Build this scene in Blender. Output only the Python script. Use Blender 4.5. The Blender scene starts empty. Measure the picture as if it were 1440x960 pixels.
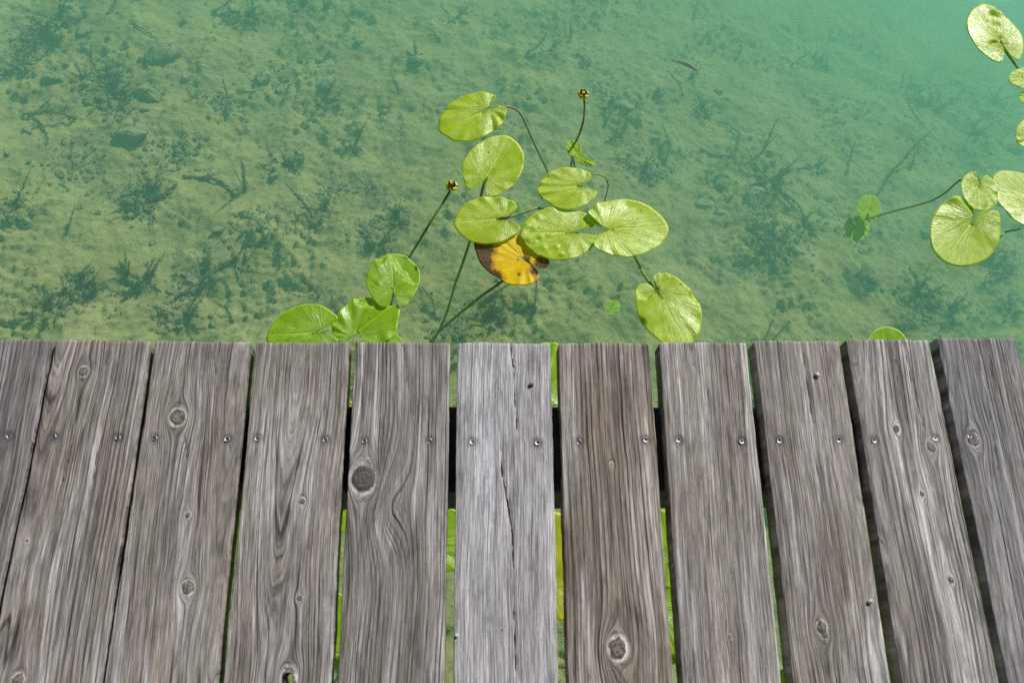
import bpy, math, random
import numpy as np
from mathutils import Vector, Matrix

random.seed(7)
RNG = np.random.RandomState(7)
SC = bpy.context.scene
COL = SC.collection

# ------------------------------------------------------------------ camera, sky, sun, exposure
FPX = 1200.0                                   # focal length in pixels of a 1440 wide picture
PITCH, YAW, ROLL = math.radians(68.60), math.radians(7.61), math.radians(7.45)
DECK = 0.50                                    # deck top above the water
CAM = np.array([0.0, 0.0, DECK + 1.2078])
_f = np.array([math.sin(YAW)*math.cos(PITCH), math.cos(YAW)*math.cos(PITCH), -math.sin(PITCH)])
_r = np.array([math.cos(YAW), -math.sin(YAW), 0.0])
_u = np.cross(_r, _f)
_R = _r*math.cos(ROLL) + _u*math.sin(ROLL)
_U = -_r*math.sin(ROLL) + _u*math.cos(ROLL)
_F = _f

cam = bpy.data.cameras.new("camera")
cam.sensor_width = 36.0
cam.lens = FPX/1440.0*36.0
cam.clip_start, cam.clip_end = 0.05, 500.0
cam.dof.use_dof = True
cam.dof.focus_distance = 1.75
cam.dof.aperture_fstop = 7.1
camo = bpy.data.objects.new("camera", cam)
COL.objects.link(camo)
M = Matrix.Identity(4)
for i in range(3):
    M[i][0], M[i][1], M[i][2], M[i][3] = _R[i], _U[i], -_F[i], CAM[i]
camo.matrix_world = M
SC.camera = camo

SUN_EL, SUN_AZ = math.radians(36.0), math.radians(39.0)     # azimuth clockwise from +y (towards +x)
world = bpy.data.worlds.new("World")
SC.world = world
world.use_nodes = True
wn = world.node_tree.nodes
bg = wn["Background"]
sky = wn.new("ShaderNodeTexSky")
sky.sky_type = 'NISHITA'
sky.sun_disc = False
sky.sun_elevation = SUN_EL
sky.sun_rotation = SUN_AZ
sky.air_density, sky.dust_density, sky.ozone_density = 1.0, 1.2, 1.0
world.node_tree.links.new(sky.outputs[0], bg.inputs[0])
bg.inputs[1].default_value = 0.05

sun = bpy.data.lights.new("sun", 'SUN')
sun.energy = 4.8
sun.angle = math.radians(0.55)
sun.color = (1.0, 0.955, 0.89)
suno = bpy.data.objects.new("sun", sun)
COL.objects.link(suno)
SUNDIR = Vector((math.sin(SUN_AZ)*math.cos(SUN_EL), math.cos(SUN_AZ)*math.cos(SUN_EL), math.sin(SUN_EL)))
suno.rotation_euler = SUNDIR.to_track_quat('Z', 'Y').to_euler()
suno.location = (3, 5, 6)

SC.view_settings.view_transform = 'Standard'
SC.view_settings.look = 'None'
SC.view_settings.exposure = 0.0
SC.view_settings.gamma = 1.0
SC.cycles.use_denoising = False
SC.cycles.denoising_prefilter = 'NONE'
SC.cycles.denoising_input_passes = 'RGB_ALBEDO_NORMAL'
SC.cycles.max_bounces = 12
SC.cycles.transparent_max_bounces = 24
SC.cycles.volume_bounces = 4
SC.cycles.caustics_reflective = False
SC.cycles.caustics_refractive = False
SC.cycles.sample_clamp_indirect = 6.0

# ------------------------------------------------------------------ helpers
def ray(px, py):
    d = _F + _R*((px-720.0)/FPX) - _U*((py-480.0)/FPX)
    return d

def at(px, py, z=0.0):
    """point of the level z that the photograph shows at pixel px, py (1440 x 960)"""
    d = ray(px, py)
    return CAM + d*((z-CAM[2])/d[2])

_perm = np.random.RandomState(3).permutation(512).astype(np.int64)
_ga = np.random.RandomState(4).rand(512)*2*np.pi
_gx, _gy = np.cos(_ga), np.sin(_ga)
def perlin(x, y):
    x = np.asarray(x, float); y = np.asarray(y, float)
    xi = np.floor(x).astype(np.int64); yi = np.floor(y).astype(np.int64)
    xf, yf = x-xi, y-yi
    def g(i, j, dx, dy):
        h = _perm[(_perm[i & 511] + j) & 511]
        return _gx[h]*dx + _gy[h]*dy
    u = xf*xf*xf*(xf*(xf*6-15)+10); v = yf*yf*yf*(yf*(yf*6-15)+10)
    a = g(xi, yi, xf, yf)*(1-u) + g(xi+1, yi, xf-1, yf)*u
    b = g(xi, yi+1, xf, yf-1)*(1-u) + g(xi+1, yi+1, xf-1, yf-1)*u
    return (a*(1-v) + b*v)*1.5
def fbm(x, y, oct=4, gain=0.5, lac=2.03):
    s, a = 0.0, 1.0
    for k in range(oct):
        s = s + a*perlin(x+17.3*k, y-9.1*k); x = x*lac; y = y*lac; a *= gain
    return s
def sstep(a, b, x):
    t = np.clip((x-a)/(b-a), 0, 1)
    return t*t*(3-2*t)

def mesh_from(name, V, Fs, mat=None, smooth=True, attrs=None):
    """V (n,3); Fs list of (m,k) index arrays"""
    me = bpy.data.meshes.new(name)
    V = np.asarray(V, np.float32)
    me.vertices.add(len(V)); me.vertices.foreach_set("co", V.ravel())
    Fs = [np.asarray(f, np.int32) for f in Fs if len(f)]
    tot = sum(f.size for f in Fs); npoly = sum(len(f) for f in Fs)
    me.loops.add(tot); me.polygons.add(npoly)
    me.loops.foreach_set("vertex_index", np.concatenate([f.ravel() for f in Fs]))
    ls = np.concatenate([np.full(len(f), f.shape[1], np.int32) for f in Fs])
    st = np.concatenate([[0], np.cumsum(ls)[:-1]]).astype(np.int32)
    me.polygons.foreach_set("loop_start", st)
    me.polygons.foreach_set("loop_total", ls)
    me.polygons.foreach_set("use_smooth", np.full(npoly, smooth))
    me.update(calc_edges=True)
    if mat: me.materials.append(mat)
    for k, a in (attrs or {}).items():
        a = np.asarray(a, np.float32)
        if a.ndim == 1:
            at_ = me.attributes.new(k, 'FLOAT', 'POINT'); at_.data.foreach_set("value", a)
        else:
            at_ = me.attributes.new(k, 'FLOAT_VECTOR', 'POINT'); at_.data.foreach_set("vector", a.ravel())
    return me

def link(name, me, parent=None, loc=None, label=None, cat=None, group=None, kind=None):
    o = bpy.data.objects.new(name, me)
    COL.objects.link(o)
    if parent is not None: o.parent = parent
    if loc is not None: o.location = loc
    if label: o["label"] = label
    if cat: o["category"] = cat
    if group: o["group"] = group
    if kind: o["kind"] = kind
    return o

def tube(pts, rad, n=6):
    """tapered tube, closed ends; returns V, quads, tris"""
    P = np.asarray(pts, float); m = len(P)
    rad = np.broadcast_to(np.asarray(rad, float), (m,))
    T = np.gradient(P, axis=0); T /= np.linalg.norm(T, axis=1, keepdims=True)+1e-12
    a = np.array([0, 0, 1.0]) if abs(T[0][2]) < 0.9 else np.array([1.0, 0, 0])
    V = []
    for i in range(m):
        b = np.cross(T[i], a); b /= np.linalg.norm(b)+1e-12
        a = np.cross(b, T[i])
        for k in range(n):
            t = 2*np.pi*k/n
            V.append(P[i] + rad[i]*(np.cos(t)*a + np.sin(t)*b))
    V = np.array(V)
    q = []
    for i in range(m-1):
        for k in range(n):
            q.append((i*n+k, i*n+(k+1) % n, (i+1)*n+(k+1) % n, (i+1)*n+k))
    c0, c1 = len(V), len(V)+1
    V = np.vstack([V, P[0], P[-1]])
    t = []
    for k in range(n):
        t.append((c0, (k+1) % n, k)); t.append((c1, (m-1)*n+k, (m-1)*n+(k+1) % n))
    return V, np.array(q), np.array(t)

def catmull(P, n, closed=False):
    P = np.asarray(P, float)
    if closed: Q = np.vstack([P[-1], P, P[0], P[1]])
    else: Q = np.vstack([2*P[0]-P[1], P, 2*P[-1]-P[-2]])
    out = []
    m = len(Q)-3
    for i in range(m):
        p0, p1, p2, p3 = Q[i:i+4]
        for t in np.linspace(0, 1, 12, endpoint=False):
            out.append(0.5*((2*p1)+(-p0+p2)*t+(2*p0-5*p1+4*p2-p3)*t*t+(-p0+3*p1-3*p2+p3)*t**3))
    if not closed: out.append(P[-1])
    out = np.array(out)
    if closed: out = np.vstack([out, out[:1]])
    d = np.concatenate([[0], np.cumsum(np.linalg.norm(np.diff(out, axis=0), axis=1))])
    s = np.linspace(0, d[-1], n+1)[:-1] if closed else np.linspace(0, d[-1], n)
    return np.stack([np.interp(s, d, out[:, k]) for k in range(out.shape[1])], 1)

class NT:
    """small node helper"""
    def __init__(s, name):
        s.m = bpy.data.materials.new(name); s.m.use_nodes = True
        s.t = s.m.node_tree; s.t.nodes.clear()
        s.out = s.t.nodes.new("ShaderNodeOutputMaterial")
    def n(s, typ, **kw):
        nd = s.t.nodes.new(typ)
        for k, v in kw.items():
            if k.startswith("i_"):
                key = k[2:]
                key = int(key) if key.isdigit() else key.replace("_", " ")
                s.put(nd.inputs[key], v)
            else: setattr(nd, k, v)
        return nd
    def put(s, sock, v):
        if isinstance(v, bpy.types.NodeSocket): s.t.links.new(v, sock)
        elif isinstance(v, bpy.types.Node): s.t.links.new(v.outputs[0], sock)
        else:
            if isinstance(v, tuple) and len(v) == 3 and sock.type == 'RGBA': v = (*v, 1)
            sock.default_value = v
    def math(s, op, a, b=None, c=None, clamp=False):
        nd = s.t.nodes.new("ShaderNodeMath"); nd.operation = op; nd.use_clamp = clamp
        s.put(nd.inputs[0], a)
        if b is not None: s.put(nd.inputs[1], b)
        if c is not None: s.put(nd.inputs[2], c)
        return nd.outputs[0]
    def mix(s, fac, a, b, blend='MIX'):
        nd = s.t.nodes.new("ShaderNodeMix"); nd.data_type = 'RGBA'; nd.blend_type = blend
        nd.clamp_factor = True
        s.put(nd.inputs[0], fac); s.put(nd.inputs[6], a); s.put(nd.inputs[7], b)
        return nd.outputs[2]
    def ramp(s, v, lo, hi, a=0.0, b=1.0, smooth=True):
        nd = s.t.nodes.new("ShaderNodeMapRange")
        nd.interpolation_type = 'SMOOTHSTEP' if smooth else 'LINEAR'
        s.put(nd.inputs[0], v); s.put(nd.inputs[1], lo); s.put(nd.inputs[2], hi); s.put(nd.inputs[3], a); s.put(nd.inputs[4], b)
        return nd.outputs[0]
    def attr(s, name):
        nd = s.t.nodes.new("ShaderNodeAttribute"); nd.attribute_name = name
        return nd
    def xyz(s, x, y, z):
        nd = s.t.nodes.new("ShaderNodeCombineXYZ")
        s.put(nd.inputs[0], x); s.put(nd.inputs[1], y); s.put(nd.inputs[2], z)
        return nd.outputs[0]
    def noise(s, vec, scale=1.0, detail=2.0, rough=0.5, dist=0.0):
        nd = s.t.nodes.new("ShaderNodeTexNoise")
        s.put(nd.inputs["Vector"], vec)
        nd.inputs["Scale"].default_value = scale; nd.inputs["Detail"].default_value = detail
        nd.inputs["Roughness"].default_value = rough; nd.inputs["Distortion"].default_value = dist
        return nd.outputs["Fac"]
    def surf(s, x): s.put(s.out.inputs["Surface"], x)

# ------------------------------------------------------------------ materials
def mat_water():
    k = NT("lake_water")
    geo = k.n("ShaderNodeNewGeometry")
    n1 = k.noise(geo.outputs["Position"], 5.0, 2, 0.45)
    n2 = k.noise(geo.outputs["Position"], 26.0, 2, 0.5)
    h = k.math('ADD', n1, k.math('MULTIPLY', n2, 0.08))
    b = k.n("ShaderNodeBump", i_Strength=0.10, i_Distance=0.01, i_Height=h)
    dp = k.n("ShaderNodeVectorMath", operation='DOT_PRODUCT'); k.put(dp.inputs[0], geo.outputs["Incoming"]); k.put(dp.inputs[1], b.outputs[0])
    co = k.math('SUBTRACT', 1.0, k.math('ABSOLUTE', dp.outputs["Value"]), clamp=True)
    fr = k.math('MULTIPLY_ADD', k.math('POWER', co, 5.0), 0.98, 0.02)
    tr = k.n("ShaderNodeBsdfTransparent")
    gl = k.n("ShaderNodeBsdfGlossy", i_Roughness=0.03, i_Normal=b.outputs[0])
    mx = k.n("ShaderNodeMixShader")
    k.put(mx.inputs[0], fr); k.put(mx.inputs[1], tr); k.put(mx.inputs[2], gl)
    k.surf(mx)
    sc = k.n("ShaderNodeVolumeScatter", i_Color=(0.32, 0.77, 0.61), i_Density=0.46, i_Anisotropy=0.0)
    ab = k.n("ShaderNodeVolumeAbsorption", i_Color=(0.45, 0.97, 0.84), i_Density=0.40)
    ad = k.n("ShaderNodeAddShader")
    k.put(ad.inputs[0], sc); k.put(ad.inputs[1], ab)
    k.put(k.out.inputs["Volume"], ad)
    return k.m

def mat_bed():
    k = NT("lake_bed_silt")
    geo = k.n("ShaderNodeNewGeometry"); p = geo.outputs["Position"]
    a = k.attr("detritus_shade").outputs["Fac"]
    n1 = k.noise(p, 7.0, 5, 0.6); n2 = k.noise(p, 60.0, 4, 0.65); n3 = k.noise(p, 170.0, 3, 0.6)
    c = k.mix(k.ramp(n1, 0.3, 0.7), (0.28, 0.275, 0.098), (0.40, 0.385, 0.15))
    c = k.mix(k.ramp(n2, 0.50, 0.72, 0, 0.55), c, (0.15, 0.15, 0.07))
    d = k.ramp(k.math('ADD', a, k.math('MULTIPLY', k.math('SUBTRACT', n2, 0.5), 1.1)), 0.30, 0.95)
    c = k.mix(k.math('MULTIPLY', d, k.ramp(a, 1.0, 1.5, 0.46, 0.9)), c, k.mix(n3, (0.05, 0.06, 0.03), (0.13, 0.13, 0.06)))  # the strongest patch, a painted leaf shadow, goes darkest
    h = k.math('ADD', k.math('MULTIPLY', n2, 1.0), k.math('MULTIPLY', n3, 0.5))
    b = k.n("ShaderNodeBump", i_Strength=0.7, i_Distance=0.012, i_Height=h)
    bs = k.n("ShaderNodeBsdfDiffuse", i_Color=c, i_Roughness=0.5, i_Normal=b.outputs[0])
    k.surf(bs)
    return k.m

def mat_stone(name, c1, c2, silted=.85):
    k = NT(name)
    tc = k.n("ShaderNodeTexCoord"); oi = k.n("ShaderNodeObjectInfo")
    p = tc.outputs["Object"]
    n1 = k.noise(p, 14.0, 4, 0.6); n2 = k.noise(p, 70.0, 4, 0.65)
    nz = k.n("ShaderNodeSeparateXYZ"); k.put(nz.inputs[0], k.n("ShaderNodeNewGeometry").outputs["Normal"])
    silt = k.ramp(k.math('ADD', nz.outputs[2], k.math('SUBTRACT', n2, 0.5)), 0.35, 0.85)
    c = k.mix(n1, c1, c2)
    c = k.mix(k.math('MULTIPLY', silt, silted), c, (0.38, 0.38, 0.20))
    geo = k.n("ShaderNodeNewGeometry")
    n3 = k.noise(geo.outputs["Position"], 48.0, 5, 0.7)
    c = k.mix(k.ramp(n3, 0.50, 0.66, 0, 0.85), c, (0.07, 0.075, 0.035))
    b = k.n("ShaderNodeBump", i_Strength=0.9, i_Distance=0.02, i_Height=n3)
    k.surf(k.n("ShaderNodeBsdfDiffuse", i_Color=c, i_Normal=b.outputs[0]))
    return k.m

def mat_weed(name, c1, c2):
    k = NT(name)
    geo = k.n("ShaderNodeNewGeometry")
    n1 = k.noise(geo.outputs["Position"], 55.0, 3, 0.6)
    c = k.mix(k.ramp(n1, 0.35, 0.68), c1, c2)
    d = k.n("ShaderNodeBsdfDiffuse", i_Color=c)
    t = k.n("ShaderNodeBsdfTranslucent", i_Color=c)
    mx = k.n("ShaderNodeMixShader", i_0=0.25); k.put(mx.inputs[1], d); k.put(mx.inputs[2], t)
    k.surf(mx)
    return k.m

def mat_plain(name, c1, c2, scale, rough=0.5, metal=0.0, spec=0.5, bump=0.2, dist=0.003):
    k = NT(name)
    tc = k.n("ShaderNodeTexCoord")
    n1 = k.noise(tc.outputs["Object"], scale, 4, 0.6)
    c = k.mix(k.ramp(n1, 0.3, 0.7), c1, c2)
    b = k.n("ShaderNodeBump", i_Strength=bump, i_Distance=dist, i_Height=n1)
    p = k.n("ShaderNodeBsdfPrincipled", i_Base_Color=c, i_Roughness=rough, i_Metallic=metal, i_Normal=b.outputs[0])
    p.inputs["Specular IOR Level"].default_value = spec
    k.surf(p)
    return k.m

def mat_leaf(name, c1, c2, cv, rough=0.36, transl=0.30, brown=False, spec=0.5):
    """floating leaf: veins from the attribute 'vein' (fan coordinate, radius 0..1, distance to midrib)"""
    k = NT(name)
    sep = k.n("ShaderNodeSeparateXYZ"); k.put(sep.inputs[0], k.attr("vein").outputs["Vector"])
    fan, rad, mid = sep.outputs
    oi = k.n("ShaderNodeObjectInfo")
    p = k.n("ShaderNodeNewGeometry").outputs["Position"]
    big = k.noise(p, 26.0, 3, 0.55); fine = k.noise(p, 420.0, 3, 0.6)
    st = k.noise(k.xyz(k.math('MULTIPLY', fan, 16.0), k.math('MULTIPLY', rad, 1.2), oi.outputs["Random"]), 1.0, 3, 0.6)
    st2 = k.noise(k.xyz(k.math('MULTIPLY', fan, 64.0), k.math('MULTIPLY', rad, 2.0), 4.0), 1.0, 2, 0.6)
    c = k.mix(k.ramp(big, 0.3, 0.7), c1, c2)
    c = k.mix(k.ramp(st, 0.48, 0.70, 0.0, 0.40), c, cv)
    c = k.mix(k.ramp(st2, 0.52, 0.66, 0.0, 0.42), c, cv)
    c = k.mix(k.ramp(st2, 0.30, 0.44, 0.22, 0.0), c, tuple(0.6*x for x in c1))
    c = k.mix(k.ramp(fine, 0.60, 0.80, 0.0, 0.35), c, tuple(0.55*x for x in c1))
    # pale midrib and pale thin rim
    c = k.mix(k.ramp(mid, 0.0007, 0.0026, 0.75, 0.0), c, tuple(min(1, 1.5*x+0.04) for x in cv))
    c = k.mix(k.ramp(rad, 0.965, 0.99, 0.0, 0.55), c, tuple(min(1, 1.5*x+0.05) for x in cv))
    # small insect spots
    vor = k.n("ShaderNodeTexVoronoi", i_Scale=38.0); k.put(vor.inputs["Vector"], p)
    sp = k.math('MULTIPLY', k.ramp(vor.outputs["Distance"], 0.06, 0.13, 1.0, 0.0), k.ramp(k.noise(p, 16.0, 1), 0.50, 0.56))
    c = k.mix(k.math('MULTIPLY', sp, 0.85), c, (0.09, 0.07, 0.012))
    if brown:
        br = k.attr("brown").outputs["Fac"]
        rag = k.noise(p, 130.0, 5, 0.7)
        f = k.ramp(k.math('ADD', br, k.math('MULTIPLY', k.math('SUBTRACT', rag, 0.5), 1.5)), 0.45, 0.88)
        c = k.mix(f, c, k.mix(k.noise(p, 60.0, 4, 0.6), (0.045, 0.022, 0.018), (0.15, 0.062, 0.03)))
        f2 = k.ramp(k.math('ADD', br, k.math('MULTIPLY', k.math('SUBTRACT', rag, 0.5), 1.6)), 0.22, 0.62, 0, 0.85)
        c = k.mix(k.math('MULTIPLY', f2, k.math('SUBTRACT', 1.0, f)), c, (0.50, 0.20, 0.006))
    hb = k.math('ADD', k.math('MULTIPLY', st2, 0.6), k.math('MULTIPLY', st, 1.0))
    hb = k.math('ADD', hb, k.math('MULTIPLY', fine, 0.12))
    b = k.n("ShaderNodeBump", i_Strength=0.75, i_Distance=0.0018, i_Height=hb)
    pr = k.n("ShaderNodeBsdfPrincipled", i_Base_Color=c, i_Normal=b.outputs[0])
    k.put(pr.inputs["Roughness"], k.ramp(big, 0.3, 0.7, rough-0.06, rough+0.10))
    pr.inputs["Specular IOR Level"].default_value = spec
    pr.inputs["Coat Weight"].default_value = (0.0 if brown else 0.45) if spec > .3 else 0.0
    pr.inputs["Coat Roughness"].default_value = 0.45
    k.put(pr.inputs["Coat Normal"], b.outputs[0])
    tl = k.n("ShaderNodeBsdfTranslucent", i_Color=k.mix(0.5, c, c, 'MULTIPLY'))
    k.put(tl.inputs[0], k.mix(0.35, c, (0.98, 0.72, 0.0) if brown else (0.50, 0.78, 0.01)))
    mx = k.n("ShaderNodeMixShader", i_0=transl); k.put(mx.inputs[1], pr); k.put(mx.inputs[2], tl)
    k.surf(mx)
    return k.m

def mat_wood(name, seed, base, pale, brown, period=0.0042, line=0.55, lineW=0.35, silver=0.5, brownf=0.4, contrast=1.0, haloS=0.55, kdist=0.9, heartD=1.0):
    k = NT(name)
    sep = k.n("ShaderNodeSeparateXYZ"); k.put(sep.inputs[0], k.attr("grain").outputs["Vector"])
    s, t, ro = sep.outputs
    sm = k.n("ShaderNodeSeparateXYZ"); k.put(sm.inputs[0], k.attr("marks").outputs["Vector"])
    kn, cr, stn_shade = sm.outputs
    # irregular year rings: slow noise warps the phase, thickness varies ring by ring
    wob = k.noise(k.xyz(k.math('MULTIPLY', s, 30.0), k.math('MULTIPLY', t, 5.0), seed), 1.0, 3, 0.55)
    ph = k.math('ADD', k.math('DIVIDE', ro, period), k.math('MULTIPLY', wob, 0.7))
    tooth = k.math('FRACT', ph)
    vary = k.noise(k.xyz(k.math('MULTIPLY', ph, 0.45), k.math('MULTIPLY', t, 2.2), seed+3.0), 1.0, 3, 0.6)
    late = k.math('MULTIPLY', k.ramp(tooth, 1.0-lineW, 0.93), k.ramp(tooth, 0.94, 1.0, 1.0, 0.0))
    ringn = k.noise(k.xyz(k.math('MULTIPLY', ph, 1.0), k.math('MULTIPLY', t, 1.6), seed+11.0), 1.0, 5, 0.75)
    fib = k.noise(k.xyz(k.math('MULTIPLY', ph, 2.8), k.math('MULTIPLY', t, 5.5), seed+5.0), 1.0, 4, 0.7)
    lines = k.math('MULTIPLY', k.math('MULTIPLY', late, k.ramp(vary, 0.36, 0.66)), k.ramp(fib, 0.30, 0.62, 0.25, 1.0))
    fib2 = k.noise(k.xyz(k.math('MULTIPLY', s, 780.0), k.math('MULTIPLY', t, 26.0), seed+6.0), 1.0, 3, 0.7)
    strk = k.noise(k.xyz(k.math('MULTIPLY', ph, 0.26), k.math('MULTIPLY', t, 2.4), seed+7.0), 1.0, 4, 0.62)
    blot = k.noise(k.xyz(k.math('MULTIPLY', s, 17.0), k.math('MULTIPLY', t, 5.0), seed+9.0), 1.0, 4, 0.6)
    dirt = k.noise(k.xyz(k.math('MULTIPLY', s, 55.0), k.math('MULTIPLY', t, 14.0), seed+13.0), 1.0, 5, 0.68)
    c = k.mix(k.ramp(blot, 0.38, 0.66, 0, brownf), base, brown)
    c = k.mix(k.ramp(strk, 0.47, 0.64, 0, min(1.0, 1.15*silver)), c, pale)
    # fibres and rings multiply the wood's own colour
    v = k.ramp(fib, 0.36, 0.64, 1.0-0.27*contrast, 1.0+0.22*contrast)
    v = k.math('MULTIPLY', v, k.ramp(ringn, 0.36, 0.64, 1.0-0.25*contrast, 1.0+0.18*contrast))
    v = k.math('MULTIPLY', v, k.ramp(fib2, 0.36, 0.64, 0.64, 1.30))
    # hairline drying checks: thin, long, dark
    for hx, ht, hw, hs, ss in ((0.8, 0.9, 0.020, 0.80, 21.0), (1.9, 1.7, 0.034, 0.68, 33.0), (3.6, 3.2, 0.05, 0.5, 44.0)):
        hn = k.noise(k.xyz(k.math('MULTIPLY', ph, hx), k.math('MULTIPLY', t, ht), seed+ss), 1.0, 2, 0.5)
        hm = k.noise(k.xyz(k.math('MULTIPLY', ph, 0.5*hx), k.math('MULTIPLY', t, 3.0*ht), seed+ss+2.0), 1.0, 2, 0.5)
        hl = k.math('MULTIPLY', k.ramp(k.math('ABSOLUTE', k.math('SUBTRACT', hn, 0.5)), 0.0, hw, 1.0, 0.0), k.ramp(hm, 0.42, 0.60))
        v = k.math('MULTIPLY', v, k.math('SUBTRACT', 1.0, k.math('MULTIPLY', hl, hs)))
    v = k.math('MULTIPLY', v, k.math('SUBTRACT', 1.0, k.math('MULTIPLY', lines, line)))
    v = k.math('MULTIPLY', v, k.ramp(dirt, 0.30, 0.50, 0.66, 1.0))
    v = k.math('MAXIMUM', v, 0.12)
    vm = k.n("ShaderNodeVectorMath", operation='SCALE'); k.put(vm.inputs[0], c); k.put(vm.inputs[3], v)
    c = vm.outputs[0]
    # knots: pale resin ring, darker cracked heart
    kd = k.noise(k.xyz(k.math('MULTIPLY', s, 160.0), k.math('MULTIPLY', t, 160.0), seed), 1.0, 4, 0.7)
    kd2 = k.noise(k.xyz(k.math('MULTIPLY', s, 70.0), k.math('MULTIPLY', t, 70.0), seed+1.5), 1.0, 2, 0.5)
    krw = k.math('ADD', kn, k.math('MULTIPLY', k.math('SUBTRACT', kd, 0.5), 0.5))
    krw = k.math('ADD', krw, k.math('MULTIPLY', k.math('SUBTRACT', kd2, 0.5), kdist))
    halo = k.math('MULTIPLY', k.ramp(krw, 0.95, 1.12), k.ramp(krw, 1.2, 1.55, 1.0, 0.0))
    c = k.mix(k.math('MULTIPLY', halo, k.ramp(kd2, 0.35, 0.6, haloS*0.35, haloS)), c, tuple(min(1, 1.25*x) for x in pale))
    heart = k.ramp(krw, 0.88, 1.02, 1.0, 0.0)
    krg = k.math('FRACT', k.math('MULTIPLY', krw, 3.1))
    hc = k.mix(k.ramp(krg, 0.2, 0.9), (0.15, 0.13, 0.105), (0.27, 0.245, 0.205))
    hc = k.mix(k.ramp(kd, 0.47, 0.68), hc, (0.045, 0.04, 0.035))
    hc = k.mix(1.0-heartD, hc, (0.02, 0.018, 0.016))
    c = k.mix(heart, c, hc)
    rim = k.math('MULTIPLY', k.ramp(krw, 0.80, 0.93), k.ramp(krw, 0.97, 1.06, 1.0, 0.0))
    c = k.mix(k.math('MULTIPLY', rim, 0.75), c, (0.05, 0.043, 0.04))
    # near-black drying cracks; dark blotches, and hole shade painted round the fixings
    crk = k.ramp(cr, 0.55, 1.0, 1.0, 0.0)
    c = k.mix(crk, c, (0.012, 0.010, 0.010))
    c = k.mix(k.math('MULTIPLY', stn_shade, k.ramp(dirt, 0.3, 0.6, 0.9, 0.5)), c, (0.07, 0.062, 0.06))
    h = k.math('ADD', k.math('MULTIPLY', lines, -1.0), k.math('MULTIPLY', fib, 0.55))
    h = k.math('ADD', h, k.math('MULTIPLY', ringn, 0.8))
    h = k.math('ADD', h, k.math('MULTIPLY', fib2, 0.25))
    h = k.math('ADD', h, k.math('MULTIPLY', crk, -3.0))
    b = k.n("ShaderNodeBump", i_Strength=1.0, i_Distance=0.0015, i_Height=h)
    p = k.n("ShaderNodeBsdfPrincipled", i_Base_Color=c, i_Roughness=0.72, i_Normal=b.outputs[0])
    p.inputs["Specular IOR Level"].default_value = 0.28
    k.surf(p)
    return k.m

M_WATER = mat_water()
M_BED = mat_bed()
M_STONE = mat_stone("silted_stone", (0.16, 0.155, 0.10), (0.30, 0.29, 0.19))
M_PEBBLE = mat_stone("dark_pebble", (0.05, 0.055, 0.03), (0.22, 0.21, 0.12), .45)
M_WEED = mat_weed("dark_waterweed", (0.070, 0.080, 0.030), (0.18, 0.175, 0.07))
M_WEED2 = mat_weed("brown_waterweed", (0.07, 0.065, 0.025), (0.17, 0.14, 0.06))
M_STICK = mat_plain("sunken_wood", (0.05, 0.045, 0.025), (0.13, 0.115, 0.06), 60, 0.8)
M_STEM = mat_plain("green_stalk", (0.12, 0.25, 0.015), (0.18, 0.33, 0.025), 60, 0.45)
M_STEMB = mat_plain("brown_stalk", (0.17, 0.19, 0.035), (0.25, 0.27, 0.055), 60, 0.5)
M_SCREW = mat_plain("zinc_screw", (0.20, 0.215, 0.25), (0.42, 0.44, 0.49), 700, 0.42, 0.85)
M_SCREWD = mat_plain("screw_recess", (0.01, 0.011, 0.013), (0.03, 0.032, 0.036), 500, 0.6, 0.3)

# ------------------------------------------------------------------ setting: lake bed and water
def bed_z(x, y):
    x = np.asarray(x, float); y = np.asarray(y, float)
    xs = np.clip(x, -3, 6); ys = np.clip(y, -1.5, 7)
    d = 0.50 + 0.07*xs + 0.20*(ys-0.5) + 0.06*np.maximum(xs, 0)*np.maximum(ys-.8, 0)
    d = d + 0.05*np.maximum(xs-0.2, 0)**1.5 + 0.05*np.maximum(ys-1.3, 0)**1.3
    far = np.hypot(x, y)
    d = np.minimum(d, 2.6)
    z = -np.maximum(d, 0.28)
    w = 1.0 - sstep(6, 14, far)
    z = z + 0.035*fbm(x*2.2+5, y*2.2, 3)*w
    return z
def bed_fine(x, y):
    """silt humps, crumbs and hollows on top of the broad shape"""
    n = fbm(x*7+3, y*7+8, 5, 0.55)
    r = 1-np.abs(fbm(x*11-4, y*11+2, 4, 0.55))
    c = np.maximum(fbm(x*34+1, y*34-6, 3, 0.6)-0.12, 0)
    m = sstep(-0.15, 0.5, fbm(x*2.6+9, y*2.6-3, 3))
    return 0.014*n + 0.014*(r-0.7)*(0.4+m) + 0.017*c*(0.3+m) + 0.004*fbm(x*21, y*21-7, 3, 0.6)

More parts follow.
